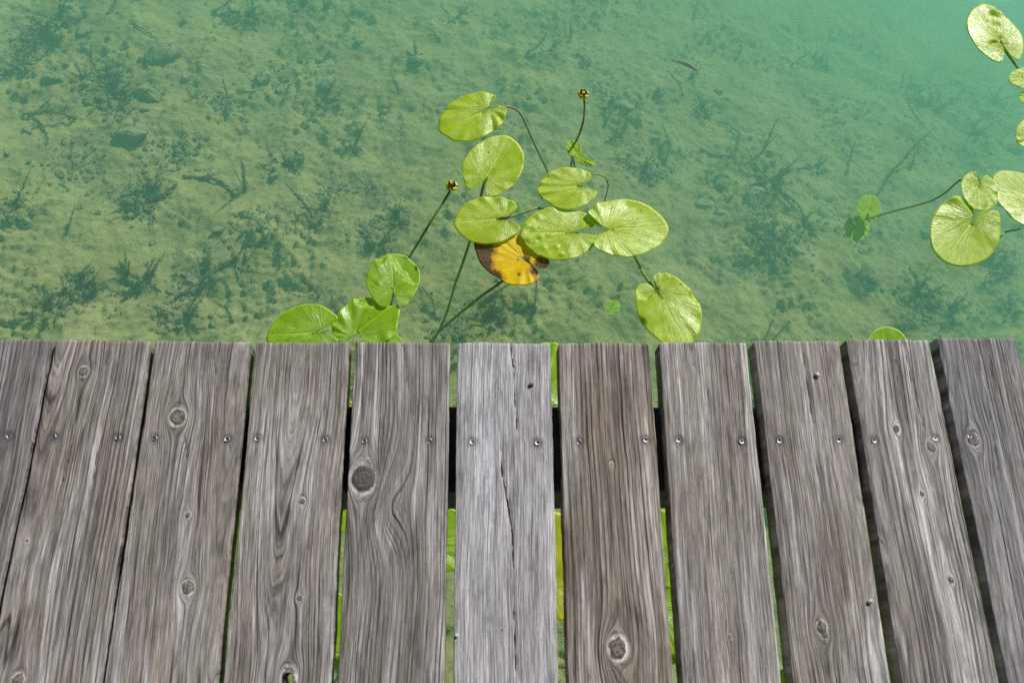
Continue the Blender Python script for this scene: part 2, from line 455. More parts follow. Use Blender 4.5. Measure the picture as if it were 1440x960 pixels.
# dark hollows, weedy beds and cast leaf shadows, painted as seen in the photograph: pixel, radius in metres, strength
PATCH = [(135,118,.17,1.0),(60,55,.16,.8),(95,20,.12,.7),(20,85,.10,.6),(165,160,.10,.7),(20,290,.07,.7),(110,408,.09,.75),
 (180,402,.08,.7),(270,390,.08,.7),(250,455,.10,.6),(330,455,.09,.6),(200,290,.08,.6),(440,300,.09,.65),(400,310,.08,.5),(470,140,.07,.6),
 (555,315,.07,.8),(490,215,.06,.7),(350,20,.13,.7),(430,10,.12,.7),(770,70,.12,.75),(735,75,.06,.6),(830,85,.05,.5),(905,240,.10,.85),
 (940,225,.06,.7),(960,120,.07,.8),(985,150,.07,.7),(1090,345,.15,.85),(1060,330,.08,.7),(1130,330,.07,.6),(1215,390,.10,1.7),(1300,150,.13,.75),  # strongest entry is a leaf's cast shadow painted into the bed colour
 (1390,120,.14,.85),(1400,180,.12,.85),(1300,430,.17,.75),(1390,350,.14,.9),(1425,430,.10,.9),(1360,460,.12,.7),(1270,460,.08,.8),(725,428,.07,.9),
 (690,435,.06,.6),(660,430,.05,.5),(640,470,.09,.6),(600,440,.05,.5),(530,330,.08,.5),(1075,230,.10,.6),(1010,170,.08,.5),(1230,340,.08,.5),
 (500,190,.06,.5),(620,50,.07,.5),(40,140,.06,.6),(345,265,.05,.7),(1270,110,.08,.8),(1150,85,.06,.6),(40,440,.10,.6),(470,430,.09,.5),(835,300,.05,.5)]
def build_setting():
    def axis(a, b, step, ext):
        core = np.arange(a, b+1e-6, step)
        g = []; d = step
        while (g[-1] if g else 0) < ext: d *= 1.25; g.append((g[-1] if g else 0)+d)
        g = np.array(g)
        return np.concatenate([a-g[::-1], core, b+g])
    X = axis(-1.75, 2.45, 0.0062, 60); Y = axis(-0.1, 2.75, 0.0062, 60)
    xx, yy = np.meshgrid(X, Y)
    near = 1-sstep(2.8, 4.5, np.hypot(xx, yy-1))
    z = bed_z(xx, yy) + bed_fine(xx, yy)*near
    det_shade = 0.45*sstep(0.10, 0.85, fbm(xx*3.1, yy*3.1+40, 4, 0.55))
    det_shade = det_shade + 0.50*sstep(0.22, 0.75, fbm(xx*9+7, yy*9+40, 4, 0.6))
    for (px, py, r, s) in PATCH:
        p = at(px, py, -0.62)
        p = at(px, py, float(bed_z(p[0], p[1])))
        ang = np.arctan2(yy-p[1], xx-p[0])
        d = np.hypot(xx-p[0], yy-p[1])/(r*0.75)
        det_shade = np.maximum(det_shade, s*(1-sstep(0.45, 1.25, d + 0.45*fbm(xx*12, yy*12, 3))))
    z = z + near*np.clip(det_shade, 0, 1)*(0.012*fbm(xx*42, yy*42+5, 3, 0.6)-0.003)
    ny, nx = xx.shape
    idx = np.arange(nx*ny).reshape(ny, nx)
    q = np.stack([idx[:-1, :-1], idx[:-1, 1:], idx[1:, 1:], idx[1:, :-1]], -1).reshape(-1, 4)
    V = np.stack([xx, yy, z], -1).reshape(-1, 3)
    link("lake_bed", mesh_from("lake_bed", V, [q], M_BED, True, {"detritus_shade": det_shade.ravel()}), kind="structure")
    # the lake itself: one closed body of water
    s, dp = 58.0, -4.5
    V = [(-s,-s,dp),(s,-s,dp),(s,s,dp),(-s,s,dp),(-s,-s,0),(s,-s,0),(s,s,0),(-s,s,0)]
    q = [(0,3,2,1),(4,5,6,7),(0,1,5,4),(1,2,6,5),(2,3,7,6),(3,0,4,7)]
    link("lake_water", mesh_from("lake_water", V, [q], M_WATER, False), kind="structure")
build_setting()

def on_bed(px, py):
    z = -0.6
    for _ in range(6):
        p = at(px, py, z); z = float(bed_z(p[0], p[1])+bed_fine(p[0], p[1]))
    p[2] = z
    return p

# ------------------------------------------------------------------ jetty
M_WOODS = {}
BASE = (0.306, 0.281, 0.258); PALE = (0.57, 0.553, 0.54); BROWN = (0.245, 0.204, 0.165)
# plank: left edge px at y=480/680/960, right edge px, end y, wood look, grain (pith offset, depth, slope), knots (px,py,radius px), cracks
PL = [
 dict(L=(-58,-116,-188), R=(75,30,-28), e=477, seed=1.3, w=dict(base=(.225,.212,.212), pale=(.42,.415,.435), period=.0052, line=.75, lineW=.5, silver=.35, brownf=.3), g=(.10,.05,.02), k=[], c=[]),
 dict(L=(80,36,-20), R=(211,182,141.5), e=478, seed=2.7, w=dict(period=.0056, line=.35, silver=.6, brownf=.6), g=(-.06,.05,.01), k=[(118,522,6),(25,956,8),(38,760,3)], c=[[(112,545),(108,575),(98,640),(80,700),1.2],[(145,600),(132,660),(120,720),.9]]),
 dict(L=(219,188,146.5), R=(352,331,304.7), e=480, seed=3.1, w=dict(period=.0054, line=.35, silver=.65, brownf=.55), g=(.06,.05,.01), k=[(250,586,10),(264,826,8),(264,724,4)], c=[[(300,482),(301,530),.8],[(258,610),(264,650),.8]]),
 dict(L=(362,338,315), R=(491,478.7,464), e=481, seed=4.9, w=dict(period=.0046, line=.45, silver=.55, brownf=.5), g=(-.005,.03,.03), k=[(425,704,4),(421,840,4),(406,953,11)], c=[], hole=(406,953,8)),
 dict(L=(500,488,474.3), R=(633,629,624), e=481, seed=5.4, w=dict(kdist=.5, heartD=.5, base=(.285,.268,.252), contrast=.9, period=.0050, line=.5, lineW=.4, silver=.6, brownf=.45), g=(-.085,.03,.0), bump=[(545,705,.030,.062,.031)], k=[(511,673,16)], c=[[(553,482),(556,560),.8],[(565,482),(572,520),(573,560),.8]], dark=[(535,640,.035)]),
 dict(L=(644,639.6,637.6), R=(773,780,785), e=482, seed=6.2, w=dict(contrast=.6, base=(.46,.45,.465), pale=(.66,.66,.70), brown=(.39,.355,.335), period=.0040, line=.35, lineW=.3, silver=.6, brownf=.45), g=(.16,.03,.0), k=[(722,514,2.5),(706,885,2)], c=[[(718.7,481),(722.5,522),(724,555),(727.5,615),1.6],[(704,600),(706,660),(712.5,699),(716,715),(722,767),(723,815),2.0],[(722,850),(723,880),(727,960),1.8],[(741,750),(745,810),.8]]),
 dict(L=(785,792,799), R=(912,927.6,946.6), e=482, seed=7.8, w=dict(haloS=.95, base=(.29,.252,.215), pale=(.60,.565,.53), brown=(.225,.185,.148), period=.0062, line=.75, lineW=.45, silver=.7, brownf=.75), g=(-.085,.03,.0), bump=[(872,925,.020,.042,.018)], k=[(869.5,911,12),(860,652,2.5)], c=[], dark=[(868,560,.03),(862,520,.025)]),
 dict(L=(926,942,959), R=(1049,1071,1098), e=481, seed=8.5, w=dict(period=.0058, line=.55, lineW=.3, silver=.65, brownf=.65), g=(.12,.03,.0), k=[(1027,895,3)], c=[[(970,482),(976,520),.9],[(1018,515),(1024,570),.8],[(994,545),(998,590),.7]]),
 dict(L=(1060,1085.6,1116), R=(1180,1211,1253), e=479, seed=9.6, w=dict(base=(.32,.294,.272), period=.0056, line=.55, silver=.8, brownf=.5), g=(.06,.05,0), k=[(1156,881,7),(1160,893,4)], c=[[(1128,482),(1136,540),(1144,600),1.4],[(1144,620),(1150,660),(1162,720),1.0]]),
 dict(L=(1190,1222.6,1268), R=(1306,1346.5,1406), e=477, seed=10.4, w=dict(base=(.29,.272,.256), period=.0052, line=.7, lineW=.4, silver=.65, brownf=.45), g=(-.06,.05,.01), k=[(1261,602,5),(1309.5,628,6),(1297,694,3),(1338,815,4)], c=[[(1258,480),(1264,540),(1275,600),1.1],[(1270,480),(1290,570),(1302,610),1.2],[(1275,615),(1288,680),.9]]),
 dict(L=(1318,1358,1419), R=(1429,1480,1552), e=475, seed=11.9, w=dict(base=(.25,.243,.245), pale=(.45,.447,.465), brown=(.25,.22,.195), period=.0050, line=.65, lineW=.35, silver=.6, brownf=.4), g=(-.07,.04,.02), k=[(1369,618,8)], c=[[(1372,478),(1385,540),(1396,600),(1409,700),1.0],[(1388,478),(1402,560),.8],[(1415,478),(1428,540),.7]], dark=[(1367,655,.018),(1394,658,.018)]),
]
SCREWS = [[(12,613)],[(75,614),(165,615)],[(217,616),(319,617)],[(361.5,616),(457,618)],[(512,620),(604,620)],[(664,621),(756,622)],
 [(814,621),(908,618)],[(954,618),(1043,620)],[(1096,619),(1180,618)],[(1229.5,619),(1315.5,616)],[(1364,612)]]
TH = 0.034
def line_of(pts):
    """x = a + b*y fitted on the deck level through picture points"""
    P = np.array([at(px, py, DECK) for px, py in pts])
    b, a = np.polyfit(P[:, 1], P[:, 0], 1)
    return a, b

def plank_mesh(d, w, yend, xl, xr, mat, y0=-1.45):
    """xl, xr: (a, b) edge lines; returns a mesh in the frame of the plank (origin: middle of the end, deck level)"""
    yc = yend
    x0 = 0.5*(xl[0]+xl[1]*yc + xr[0]+xr[1]*yc)
    # stations along the plank: fine in view, coarse behind
    L = yend - y0
    vis = 0.70
    t = np.concatenate([[0, .0006, .0016, .003], np.arange(.0055, vis, .0026), np.linspace(vis, L-.003, 26), [L]])
    if mat is None: t = np.concatenate([[0, .0012, .003], np.linspace(.03, L-.003, 20), [L]])
    nu = 58
    u = np.linspace(0, 1, nu)
    er = 0.0017
    a0 = np.array([0, .12, .35, .68, 1.0])*np.pi/2
    Y = yend - t
    XL, XR = xl[0]+xl[1]*Y, xr[0]+xr[1]*Y
    W = XR-XL
    sd = d["seed"]
    wobL = 0.0011*fbm(np.full_like(t, sd*9.1), t*6, 3)+0.0005*fbm(np.full_like(t, sd*3.1), t*40, 2)
    wobR = 0.0011*fbm(np.full_like(t, sd*5.7+50), t*6, 3)+0.0005*fbm(np.full_like(t, sd*2.1), t*40, 2)
    XL, XR = XL+wobL, XR+wobR
    inset = np.interp(t, [0, .0006, .0016, .003, L-.003, L], [.0026, .0012, .0004, 0, 0, .002])
    prof_x, prof_z, tag_ = [], [], []
    rows = []
    for j in range(len(t)):
        i_ = inset[j]
        px_, pz_ = [], []
        # left side up, rounded edge, top, rounded edge, right side down
        px_ += [XL[j]+i_, XL[j]+i_]; pz_ += [-TH+i_, -TH*.45]
        px_ += list(XL[j]+i_+er*(1-np.cos(a0))); pz_ += list(-er+er*np.sin(a0)-i_)
        uu = XL[j]+i_+er + (XR[j]-XL[j]-2*i_-2*er)*u[1:-1]
        px_ += list(uu); pz_ += [-i_]*len(uu)
        px_ += list(XR[j]-i_-er*(1-np.cos(a0[::-1]))); pz_ += list(-er+er*np.sin(a0[::-1])-i_)
        px_ += [XR[j]-i_, XR[j]-i_]; pz_ += [-TH*.45, -TH+i_]
        rows.append(np.stack([px_, np.full(len(px_), Y[j]), pz_], 1))
    P = np.array(rows); m = P.shape[1]
    x, y, z = P[..., 0], P[..., 1], P[..., 2]
    mid = 0.5*((xl[0]+xr[0])+(xl[1]+xr[1])*y)
    s = x-mid; tt = yend-y
    # ragged sawn end
    rag = 0.0013*fbm(s*60+sd*7, tt*0+sd, 4, 0.7)+0.0016*perlin(s*9+sd*3, tt*0)
    y = y + rag*np.exp(-tt/.01)
    # grain: lines flow round the knots
    knots = []
    for (kx, ky, kr) in d["k"]:
        p = at(kx, ky, DECK); q = at(kx+kr, ky, DECK)
        knots.append((p[0]-0.5*((xl[0]+xr[0])+(xl[1]+xr[1])*p[1]), yend-p[1], abs(q[0]-p[0])))
    sw = s.copy(); kmin = np.full_like(s, 9.0)
    for (ks, kt, kr) in knots:
        rx, ry = (s-ks), (tt-kt)/1.7
        r2 = rx*rx+ry*ry
        R2 = (1.3*kr)**2
        sw = sw - R2*rx/np.maximum(r2, R2*.55)
        kmin = np.minimum(kmin, np.hypot(s-ks, (tt-kt)/1.12)/kr)
    c, dd, sl = d["g"]
    cx = c + 0.006*fbm(tt*2.1+sd*11, tt*0+sd, 3)
    dep = dd + sl*tt + 0.004*fbm(tt*3.0+sd*5, tt*0+2, 2)
    ro = np.sqrt((sw-cx)**2 + np.maximum(dep, 0.0)**2 + 1e-6) + 0.0007*fbm(sw*40+sd, tt*4, 3)
    for (kx, ky, bw, bl, ba) in d.get("bump", []):
        p = at(kx, ky, DECK)
        ro = ro + ba*np.exp(-((x-p[0])/bw)**2-((y-p[1])/bl)**2)
    # relief: cupping, worn rings, knots proud, cracks sunk
    top = sstep(-0.004, -0.0005, z)
    wv = 0.0009*fbm(s*25+sd, tt*4+sd*3, 3)
    crack = np.full_like(s, 9.0); dk = np.zeros_like(s)
    for cdef in d["c"]:
        wpx = cdef[-1]
        P2 = np.array([at(a, b, DECK) for a, b in cdef[:-1]])
        o = np.argsort(P2[:, 1]); P2 = P2[o]
        yy0, yy1 = P2[0, 1], P2[-1, 1]
        cxx = np.interp(y, P2[:, 1], P2[:, 0]) + 0.0007*perlin(y*90+sd, y*0) + 0.0012*perlin(y*23+sd, y*0+4)
        f = np.clip((y-yy0)/(yy1-yy0+1e-9), 0, 1)
        taper = np.where((y >= yy0) & (y <= yy1), (np.minimum(f, 1-f)*6).clip(0, 1)**.7, 0)
        if yy1 > yend-.01: taper = np.where((y >= yy0) & (y <= yend+.01), ((f)*6).clip(0, 1)**.7, 0)
        wd = wpx*0.00092*taper*(0.75+0.5*perlin(y*60, y*0+sd))+1e-6
        crack = np.minimum(crack, np.abs(x-cxx)/wd)
        dk = np.maximum(dk, np.exp(-((x-cxx)/(wd+.0008))**2)*taper)
    stain_shade = np.zeros_like(s)
    for (kx, ky, kr) in d.get("dark", []):
        p = at(kx, ky, DECK)
        stain_shade = np.maximum(stain_shade, 0.55*np.exp(-(((x-p[0])/kr)**2+((y-p[1])/(kr*1.2))**2)*1.6))
    for (kx, ky) in d.get("screws", []):
        p = at(kx, ky, DECK); r = np.hypot(x-p[0], y-p[1])
        stain_shade = np.maximum(stain_shade, 0.85*(1-sstep(.0055, .0125, r)))  # countersink shade painted as a dark ring round each screw
        wv = wv - 0.0010*(1-sstep(.003, .0075, r))
    z = z + top*(wv - 0.0025*dk - 0.0015*(2*s/np.maximum(W.max(), .1))**2*0.6)
    z = z + top*np.where(kmin < 1.2, 0.0009*(1-sstep(.75, 1.1, kmin)) - 0.0010*np.exp(-((kmin-1.05)/.12)**2), 0)
    V = np.stack([x-x0, y-yend, z], -1)
    n = len(t)
    idx = np.arange(n*m).reshape(n, m)
    q = np.stack([idx[:-1, :-1], idx[:-1, 1:], idx[1:, 1:], idx[1:, :-1]], -1).reshape(-1, 4)
    bot = np.stack([idx[:-1, -1], idx[:-1, 0], idx[1:, 0], idx[1:, -1]], -1)
    VV = V.reshape(-1, 3)
    extra = []
    hole = d.get("hole")
    if hole:
        p = at(hole[0], hole[1], DECK); pr = at(hole[0]+hole[2], hole[1], DECK)
        R = abs(pr[0]-p[0]); hx, hy = p[0]-x0, p[1]-yend
        rr = np.hypot(VV[:, 0]-hx, VV[:, 1]-hy)
        topv = VV[:, 2] > -0.006
        inside = (rr < R) & topv
        keep = ~inside[q].any(axis=1)
        q = q[keep]
        # boundary of the opening: snap to the circle and run the wall down
        used = q
        e = np.concatenate([used[:, [0, 1]], used[:, [1, 2]], used[:, [2, 3]], used[:, [3, 0]]])
        es = np.sort(e, 1); uq, cnt = np.unique(es, axis=0, return_counts=True)
        bd = uq[(cnt == 1)]
        bd = bd[(rr[bd] < R*1.8).all(axis=1) & topv[bd].all(axis=1)]
        vs = np.unique(bd)
        ang = np.arctan2(VV[vs, 1]-hy, VV[vs, 0]-hx)
        VV[vs, 0] = hx+R*np.cos(ang); VV[vs, 1] = hy+R*np.sin(ang); VV[vs, 2] -= .0006
        order = vs[np.argsort(ang)]
        k0 = len(VV)
        VV = np.vstack([VV, VV[order]*[1, 1, 0]+[0, 0, -TH+.001]])
        nn = len(order)
        extra = [(order[i], order[(i+1) % nn], k0+(i+1) % nn, k0+i) for i in range(nn)]
        # underside: ring round the opening is left simple (hidden), bottom strip opened there
        yb = VV[bot[:, 0], 1]
        bot = bot[(yb > hy+R*1.1) | (yb < hy-R*1.1)]
    quads = [q, bot] + ([np.array(extra)] if len(extra) else [])
    caps = [idx[0][None, ::-1], idx[-1][None, :]]
    na = len(VV)-s.size
    def ext(a, v): return np.concatenate([a.ravel(), np.full(na, v)])
    g = np.stack([ext(sw, 0), ext(tt, .5), ext(ro, .02)], -1)
    mk = np.stack([ext(kmin, .5), ext(crack, 9.), ext(stain_shade, .6)], -1)
    me = mesh_from("plank", VV, quads+caps, mat, True, {"grain": g, "marks": mk})
    return me, (x0, yend, DECK)

def screw_mesh():
    # raised countersunk rim, sloping face and a six-sided socket
    n = 18
    prof = [(.0046, -.0006), (.0046, .0005), (.0040, .0010), (.0030, .0008), (.0021, .0005)]
    V = []; q = []; t = []
    for (r, z) in prof:
        for k in range(n): a = 2*math.pi*k/n; V.append((r*math.cos(a), r*math.sin(a), z))
    for (r, z) in ((.0019, .0002), (.0016, -.0008)):
        for k in range(n):
            a = 2*math.pi*k/n; rr = r*(1-.16*(0.5+0.5*math.cos(6*a))); V.append((rr*math.cos(a), rr*math.sin(a), z))
    m = len(prof)+2
    for i in range(m-1):
        for k in range(n): q.append((i*n+k, i*n+(k+1) % n, (i+1)*n+(k+1) % n, (i+1)*n+k))
    V.append((0, 0, -.0009)); c = len(V)-1
    for k in range(n): t.append(((m-1)*n+k, (m-1)*n+(k+1) % n, c))
    me = mesh_from("screw_head", V, [q, t], M_SCREW, False)
    me.materials.append(M_SCREWD)
    mi = np.zeros(len(q)+len(t), np.int32); mi[4*n:] = 1
    me.polygons.foreach_set("material_index", mi)
    return me

def build_jetty():
    yrow = [at(350, 571, DECK-TH)[1], at(900, 571, DECK-TH)[1]]
    root = link("jetty", None, loc=(0, 0, 0), label="weathered grey timber jetty with gaps between its planks over clear green water", cat="jetty")
    sm = screw_mesh()
    labels = {0: None, 3: "plank with a round hole right through it", 4: "grey plank with one large dark knot at its left edge",
              5: "silver grey plank split by a long dark crack", 6: "browner plank with bold straight grain and a ringed knot low down",
              10: "grey plank with feathered grain round a knot beside its screw"}
    for i, d in enumerate(PL):
        w = dict(base=BASE, pale=PALE, brown=BROWN); w.update(d["w"])
        mat = mat_wood("weathered_plank_%d" % i, d["seed"], **w)
        ys = (d["e"], 680, 960)
        xl = line_of(list(zip(d["L"], ys))); xr = line_of(list(zip(d["R"], ys)))
        midx = 0.5*(d["L"][0]+d["R"][0])
        yend = at(midx, d["e"], DECK)[1]
        d["screws"] = SCREWS[i]
        me, loc = plank_mesh(d, None, yend, xl, xr, mat)
        o = link("plank", me, root, loc)
        if labels.get(i): o["label"] = labels[i]
        for (sx, sy) in SCREWS[i]:
            p = at(sx, sy, DECK)
            so = link("screw_head", sm, o, (p[0]-loc[0], p[1]-loc[1], -0.0009))
            so.scale = (.9, .9, .9)
            so.rotation_euler = (random.uniform(-.16, .16), random.uniform(-.16, .16), random.uniform(0, 6))
    # bearer under the planks
    k = NT("bearer_wood")
    tc = k.n("ShaderNodeTexCoord"); mp = k.n("ShaderNodeMapping"); k.put(mp.inputs[0], tc.outputs["Object"])
    mp.inputs["Scale"].default_value = (2, 60, 60)
    n1 = k.noise(mp.outputs[0], 1.0, 5, 0.65)
    k.surf(k.n("ShaderNodeBsdfPrincipled", i_Base_Color=k.mix(n1, (0.035, 0.03, 0.026), (0.12, 0.10, 0.085)), i_Roughness=0.85))
    ya, yb = at(720, 571, DECK-TH), at(720, 691, DECK-TH)
    e0, e1 = at(60, 571, DECK-TH), at(1380, 571, DECK-TH)
    slope = (e1[1]-e0[1])/(e1[0]-e0[0])
    def beam(name, yf, yr, x0, x1, z0, z1, sl):
        b = .003
        V = []
        for x in (x0, x0+b, x1-b, x1):
            i_ = b if x in (x0, x1) else 0
            for (y, z) in ((yf, z0+b), (yf, z1-b), (yf-b, z1), (yr+b, z1), (yr, z1-b), (yr, z0+b), (yr+b, z0), (yf-b, z0)):
                cy, cz = (yf+yr)/2, (z0+z1)/2
                V.append((x, cy+(y-cy)*(1-i_*8)+sl*x, cz+(z-cz)*(1-i_*8)))
        q = [(a*8+k_, a*8+(k_+1) % 8, (a+1)*8+(k_+1) % 8, (a+1)*8+k_) for a in range(3) for k_ in range(8)]
        caps = [list(range(7, -1, -1)), list(range(24, 32))]
        return link(name, mesh_from(name, V, [q, caps], k.m, False), root)
    z1 = DECK-TH-.0015
    beam("bearer", ya[1], yb[1], -0.82, 1.16, z1-.14, z1, 0.0)
    beam("bearer", -0.95, -1.07, -0.82, 1.16, z1-.14, z1, 0.0)
    for x in (-0.6, 0.9):                       # piles of the rear bearer stand behind the picture
        pts = [(x, -1.01, z1-.142), (x, -1.01, -.1), (x, -1.01, float(bed_z(x, -1.01))-.15)]
        V, q, t = tube(pts, .055, 14)
        link("pile", mesh_from("pile", V, [q, t], k.m), root)
    return root
build_jetty()

# ------------------------------------------------------------------ lily leaves
LEAFMATS = {
 'a': mat_leaf("lily_leaf_pale", (0.39, 0.58, 0.004), (0.50, 0.68, 0.008), (0.60, 0.74, 0.06), .30, .42, spec=.65),
 'b': mat_leaf("lily_leaf_bright", (0.26, 0.50, 0.003), (0.34, 0.59, 0.006), (0.40, 0.62, 0.02), .28, .45, spec=.7),
 'y': mat_leaf("lily_leaf_old_yellow", (0.90, 0.56, 0.0005), (0.97, 0.68, 0.001), (0.97, 0.74, 0.01), .40, .30, True, spec=.31),
 'z': mat_leaf("lily_leaf_yellowing", (0.34, 0.44, 0.006), (0.58, 0.54, 0.008), (0.60, 0.58, 0.03), .34, .34),
 'd': mat_leaf("lily_leaf_sunken", (0.30, 0.50, 0.02), (0.38, 0.58, 0.03), (0.42, 0.60, 0.06), .5, .30, spec=.1),
}
def conv(pts, ox, oy, sc): return [(ox+a/sc, oy+b/sc) for a, b in pts]

def leaf_mesh(J, outline, tip, z0, seed, pleat=.0016, cup=.0, dips=(), bumps=(), mat='a', brown=(), tilt=(0, 0), lifts=(), npleat=15):
    """outline: closed run of picture points from one edge of the cleft round to the other; J: where the stalk meets"""
    Jw = at(J[0], J[1], z0)
    O = catmull([at(a, b, z0) for a, b in outline], 120)[:, :2]
    T = at(tip[0], tip[1], z0)[:2]
    N = len(O)
    j = Jw[:2]
    ax = T-j; L = np.linalg.norm(ax); ax /= L
    lat = np.array([-ax[1], ax[0]])
    rr = np.concatenate([[0.0], np.linspace(0.05, 1, 19)**0.85])
    O = O + (O-j)*(0.006*perlin(np.arange(N)*.31+seed*7, np.zeros(N))+0.004*perlin(np.arange(N)*1.1+seed*3, np.zeros(N)))[:, None]
    P = j + rr[:, None, None]*(O[None]-j)
    # keep the cleft edges slightly bowed so lobes look round
    d = P-j
    uu = d@ax; vv = d@lat
    fan = np.arctan2(np.abs(vv), uu*0.62+0.012) * np.sign(vv+1e-9)
    r = np.linalg.norm(d, axis=-1)
    R = np.broadcast_to(rr[:, None], uu.shape)
    midd = np.where(uu > -0.002, np.abs(vv), 1.0)
    midd = np.where(uu > 0, np.abs(vv)+0.0012*np.clip(uu/L, 0, 1), midd)
    z = np.zeros_like(uu)
    ph = fan*npleat + 1.6*perlin(fan*1.3+seed*5, R*1.5)
    amp = 1.15*pleat*(0.35+0.9*sstep(-.2, .5, perlin(fan*.9+seed*9, R*0+seed)))
    z += amp*np.sin(ph)*R**2.0*(0.3+0.7*sstep(0, .25, np.abs(fan)))
    z += 0.0018*R*R*perlin(np.cos(fan)*1.6+seed*3, np.sin(fan)*1.6+seed)
    z += cup*(R**2)*L
    z += 0.0004*fbm(P[..., 0]*45+seed, P[..., 1]*45, 3)
    z += -0.0011*np.exp(-(vv/.003)**2)*(uu > 0)*sstep(0, .12, R)*(1-.6*R)     # midrib groove
    z += -0.0030*np.exp(-(r/.010)**2)
    z += tilt[0]*uu + tilt[1]*vv
    for (bx, by, br, bh) in bumps:
        b = at(bx, by, z0)[:2]; q = np.linalg.norm(P-b, axis=-1)
        z += bh*np.exp(-(q/br)**2)
    for (bx, by, br, bh) in lifts:
        b = at(bx, by, z0)[:2]; q = np.linalg.norm(P-b, axis=-1)
        z += bh*(1-sstep(0, br, q))
    for (bx, by, br) in dips:       # margin pushed just under the surface film
        b = at(bx, by, z0)[:2]; q = np.linalg.norm(P-b, axis=-1)/br + .25*fbm(P[..., 0]*40+seed, P[..., 1]*40, 2)
        w = 1-sstep(.55, 1.0, q)
        z = z*(1-w) + w*(-z0-0.0022)
    if z0 > 0: z = np.maximum(z, -z0-0.004)
    if z0 > 0 and not len(dips): z = np.maximum(z, -z0+0.0012)
    br_ = np.zeros_like(z)
    for (bx, by, rad_, s_) in brown:
        b = at(bx, by, z0)[:2]; q = np.linalg.norm(P-b, axis=-1)/rad_
        br_ = np.maximum(br_, s_*(1-sstep(.35, 1.15, q)))
    # last ring turns down: the thickness of the blade
    P3 = np.concatenate([P, z[..., None]], -1)
    rim = P3[-1].copy(); rim[:, 2] -= .0011; rim[:, :2] += (P[-1]-j)*-.004
    P3 = np.concatenate([P3, rim[None]], 0)
    A = np.stack([fan, R, midd], -1); A = np.concatenate([A, A[-1:]], 0)
    br_ = np.concatenate([br_, br_[-1:]], 0)
    m = len(P3)
    idx = np.arange(m*N).reshape(m, N)
    q = np.stack([idx[1:-1, :-1], idx[2:, :-1], idx[2:, 1:], idx[1:-1, 1:]], -1).reshape(-1, 4)
    t = np.stack([idx[0, :-1], idx[1, :-1], idx[1, 1:]], -1)
    V = P3.reshape(-1, 3) - np.array([j[0], j[1], 0])
    V[idx[0]] = V[idx[0]][:1]
    me = mesh_from("blade", V, [q, t], LEAFMATS[mat], True, {"vein": A.reshape(-1, 3), "brown": br_.ravel()})
    return me, (j[0], j[1], z0)

def stem_mesh(pts, r0, r1, mat, origin):
    W = np.array([p if len(p) == 3 and False else at(p[0], p[1], p[2]) for p in pts])
    if len(W) > 2: W = catmull(W, max(10, 5*len(W)))
    V, q, t = tube(W-np.array(origin), np.linspace(r0, r1, len(W)), 8)
    return mesh_from("stalk", V, [q, t], mat)

def leaf(label, J, outline, tip, z0=.004, seed=1.0, stem=None, mat='a', group="lily leaves floating off the jetty", name="lily_leaf", cat="lily leaf", smat=None, sr=(.0032, .0026), sdir=(.012, .05), **kw):
    me, loc = leaf_mesh(J, outline, tip, z0, seed, mat=mat, **kw)
    root = link(name, None, loc=loc, label=label, cat=cat, group=group)
    link("blade", me, root)
    if stem is None:
        # a stalk straight down and shorewards, mostly hidden under its own blade
        j = np.array(loc); zz = -abs(loc[2])
        W = catmull([j+[0, 0, -.002], j+[0, .004, -.02], j+[sdir[0]*.6, sdir[1]*.5, -.055], j+[sdir[0], sdir[1], -.11]], 12)
        V, q, t = tube(W-np.array(loc), np.linspace(.003, .0026, 12), 7)
        link("stalk", mesh_from("stalk", V, [q, t], M_STEM), root)
    else:
        link("stalk", stem_mesh(stem, sr[0], sr[1], smat or M_STEM, loc), root)
    return root

def blob(cx, cy, rx, ry, ang=0, cleft=20, n=16):
    """a generic lily outline: nearly round, cleft towards 'ang' (degrees, picture sense); returns J, outline, tip"""
    a0 = math.radians(ang)
    out = []
    for k in range(n+1):
        a = math.radians(cleft/2) + (2*math.pi-math.radians(cleft))*k/n
        f = 1.0 + .05*math.cos(a)
        x, y = rx*f*math.cos(a), ry*f*math.sin(a)
        out.append((cx + x*math.cos(a0) - y*math.sin(a0), cy + x*math.sin(a0) + y*math.cos(a0)))
    J = (cx + .22*rx*math.cos(a0), cy + .22*rx*math.sin(a0))
    out = [(J[0]*.5+out[0][0]*.5, J[1]*.5+out[0][1]*.5)] + out + [(J[0]*.5+out[-1][0]*.5, J[1]*.5+out[-1][1]*.5)]
    return J, out, (cx - rx*math.cos(a0), cy - rx*math.sin(a0))

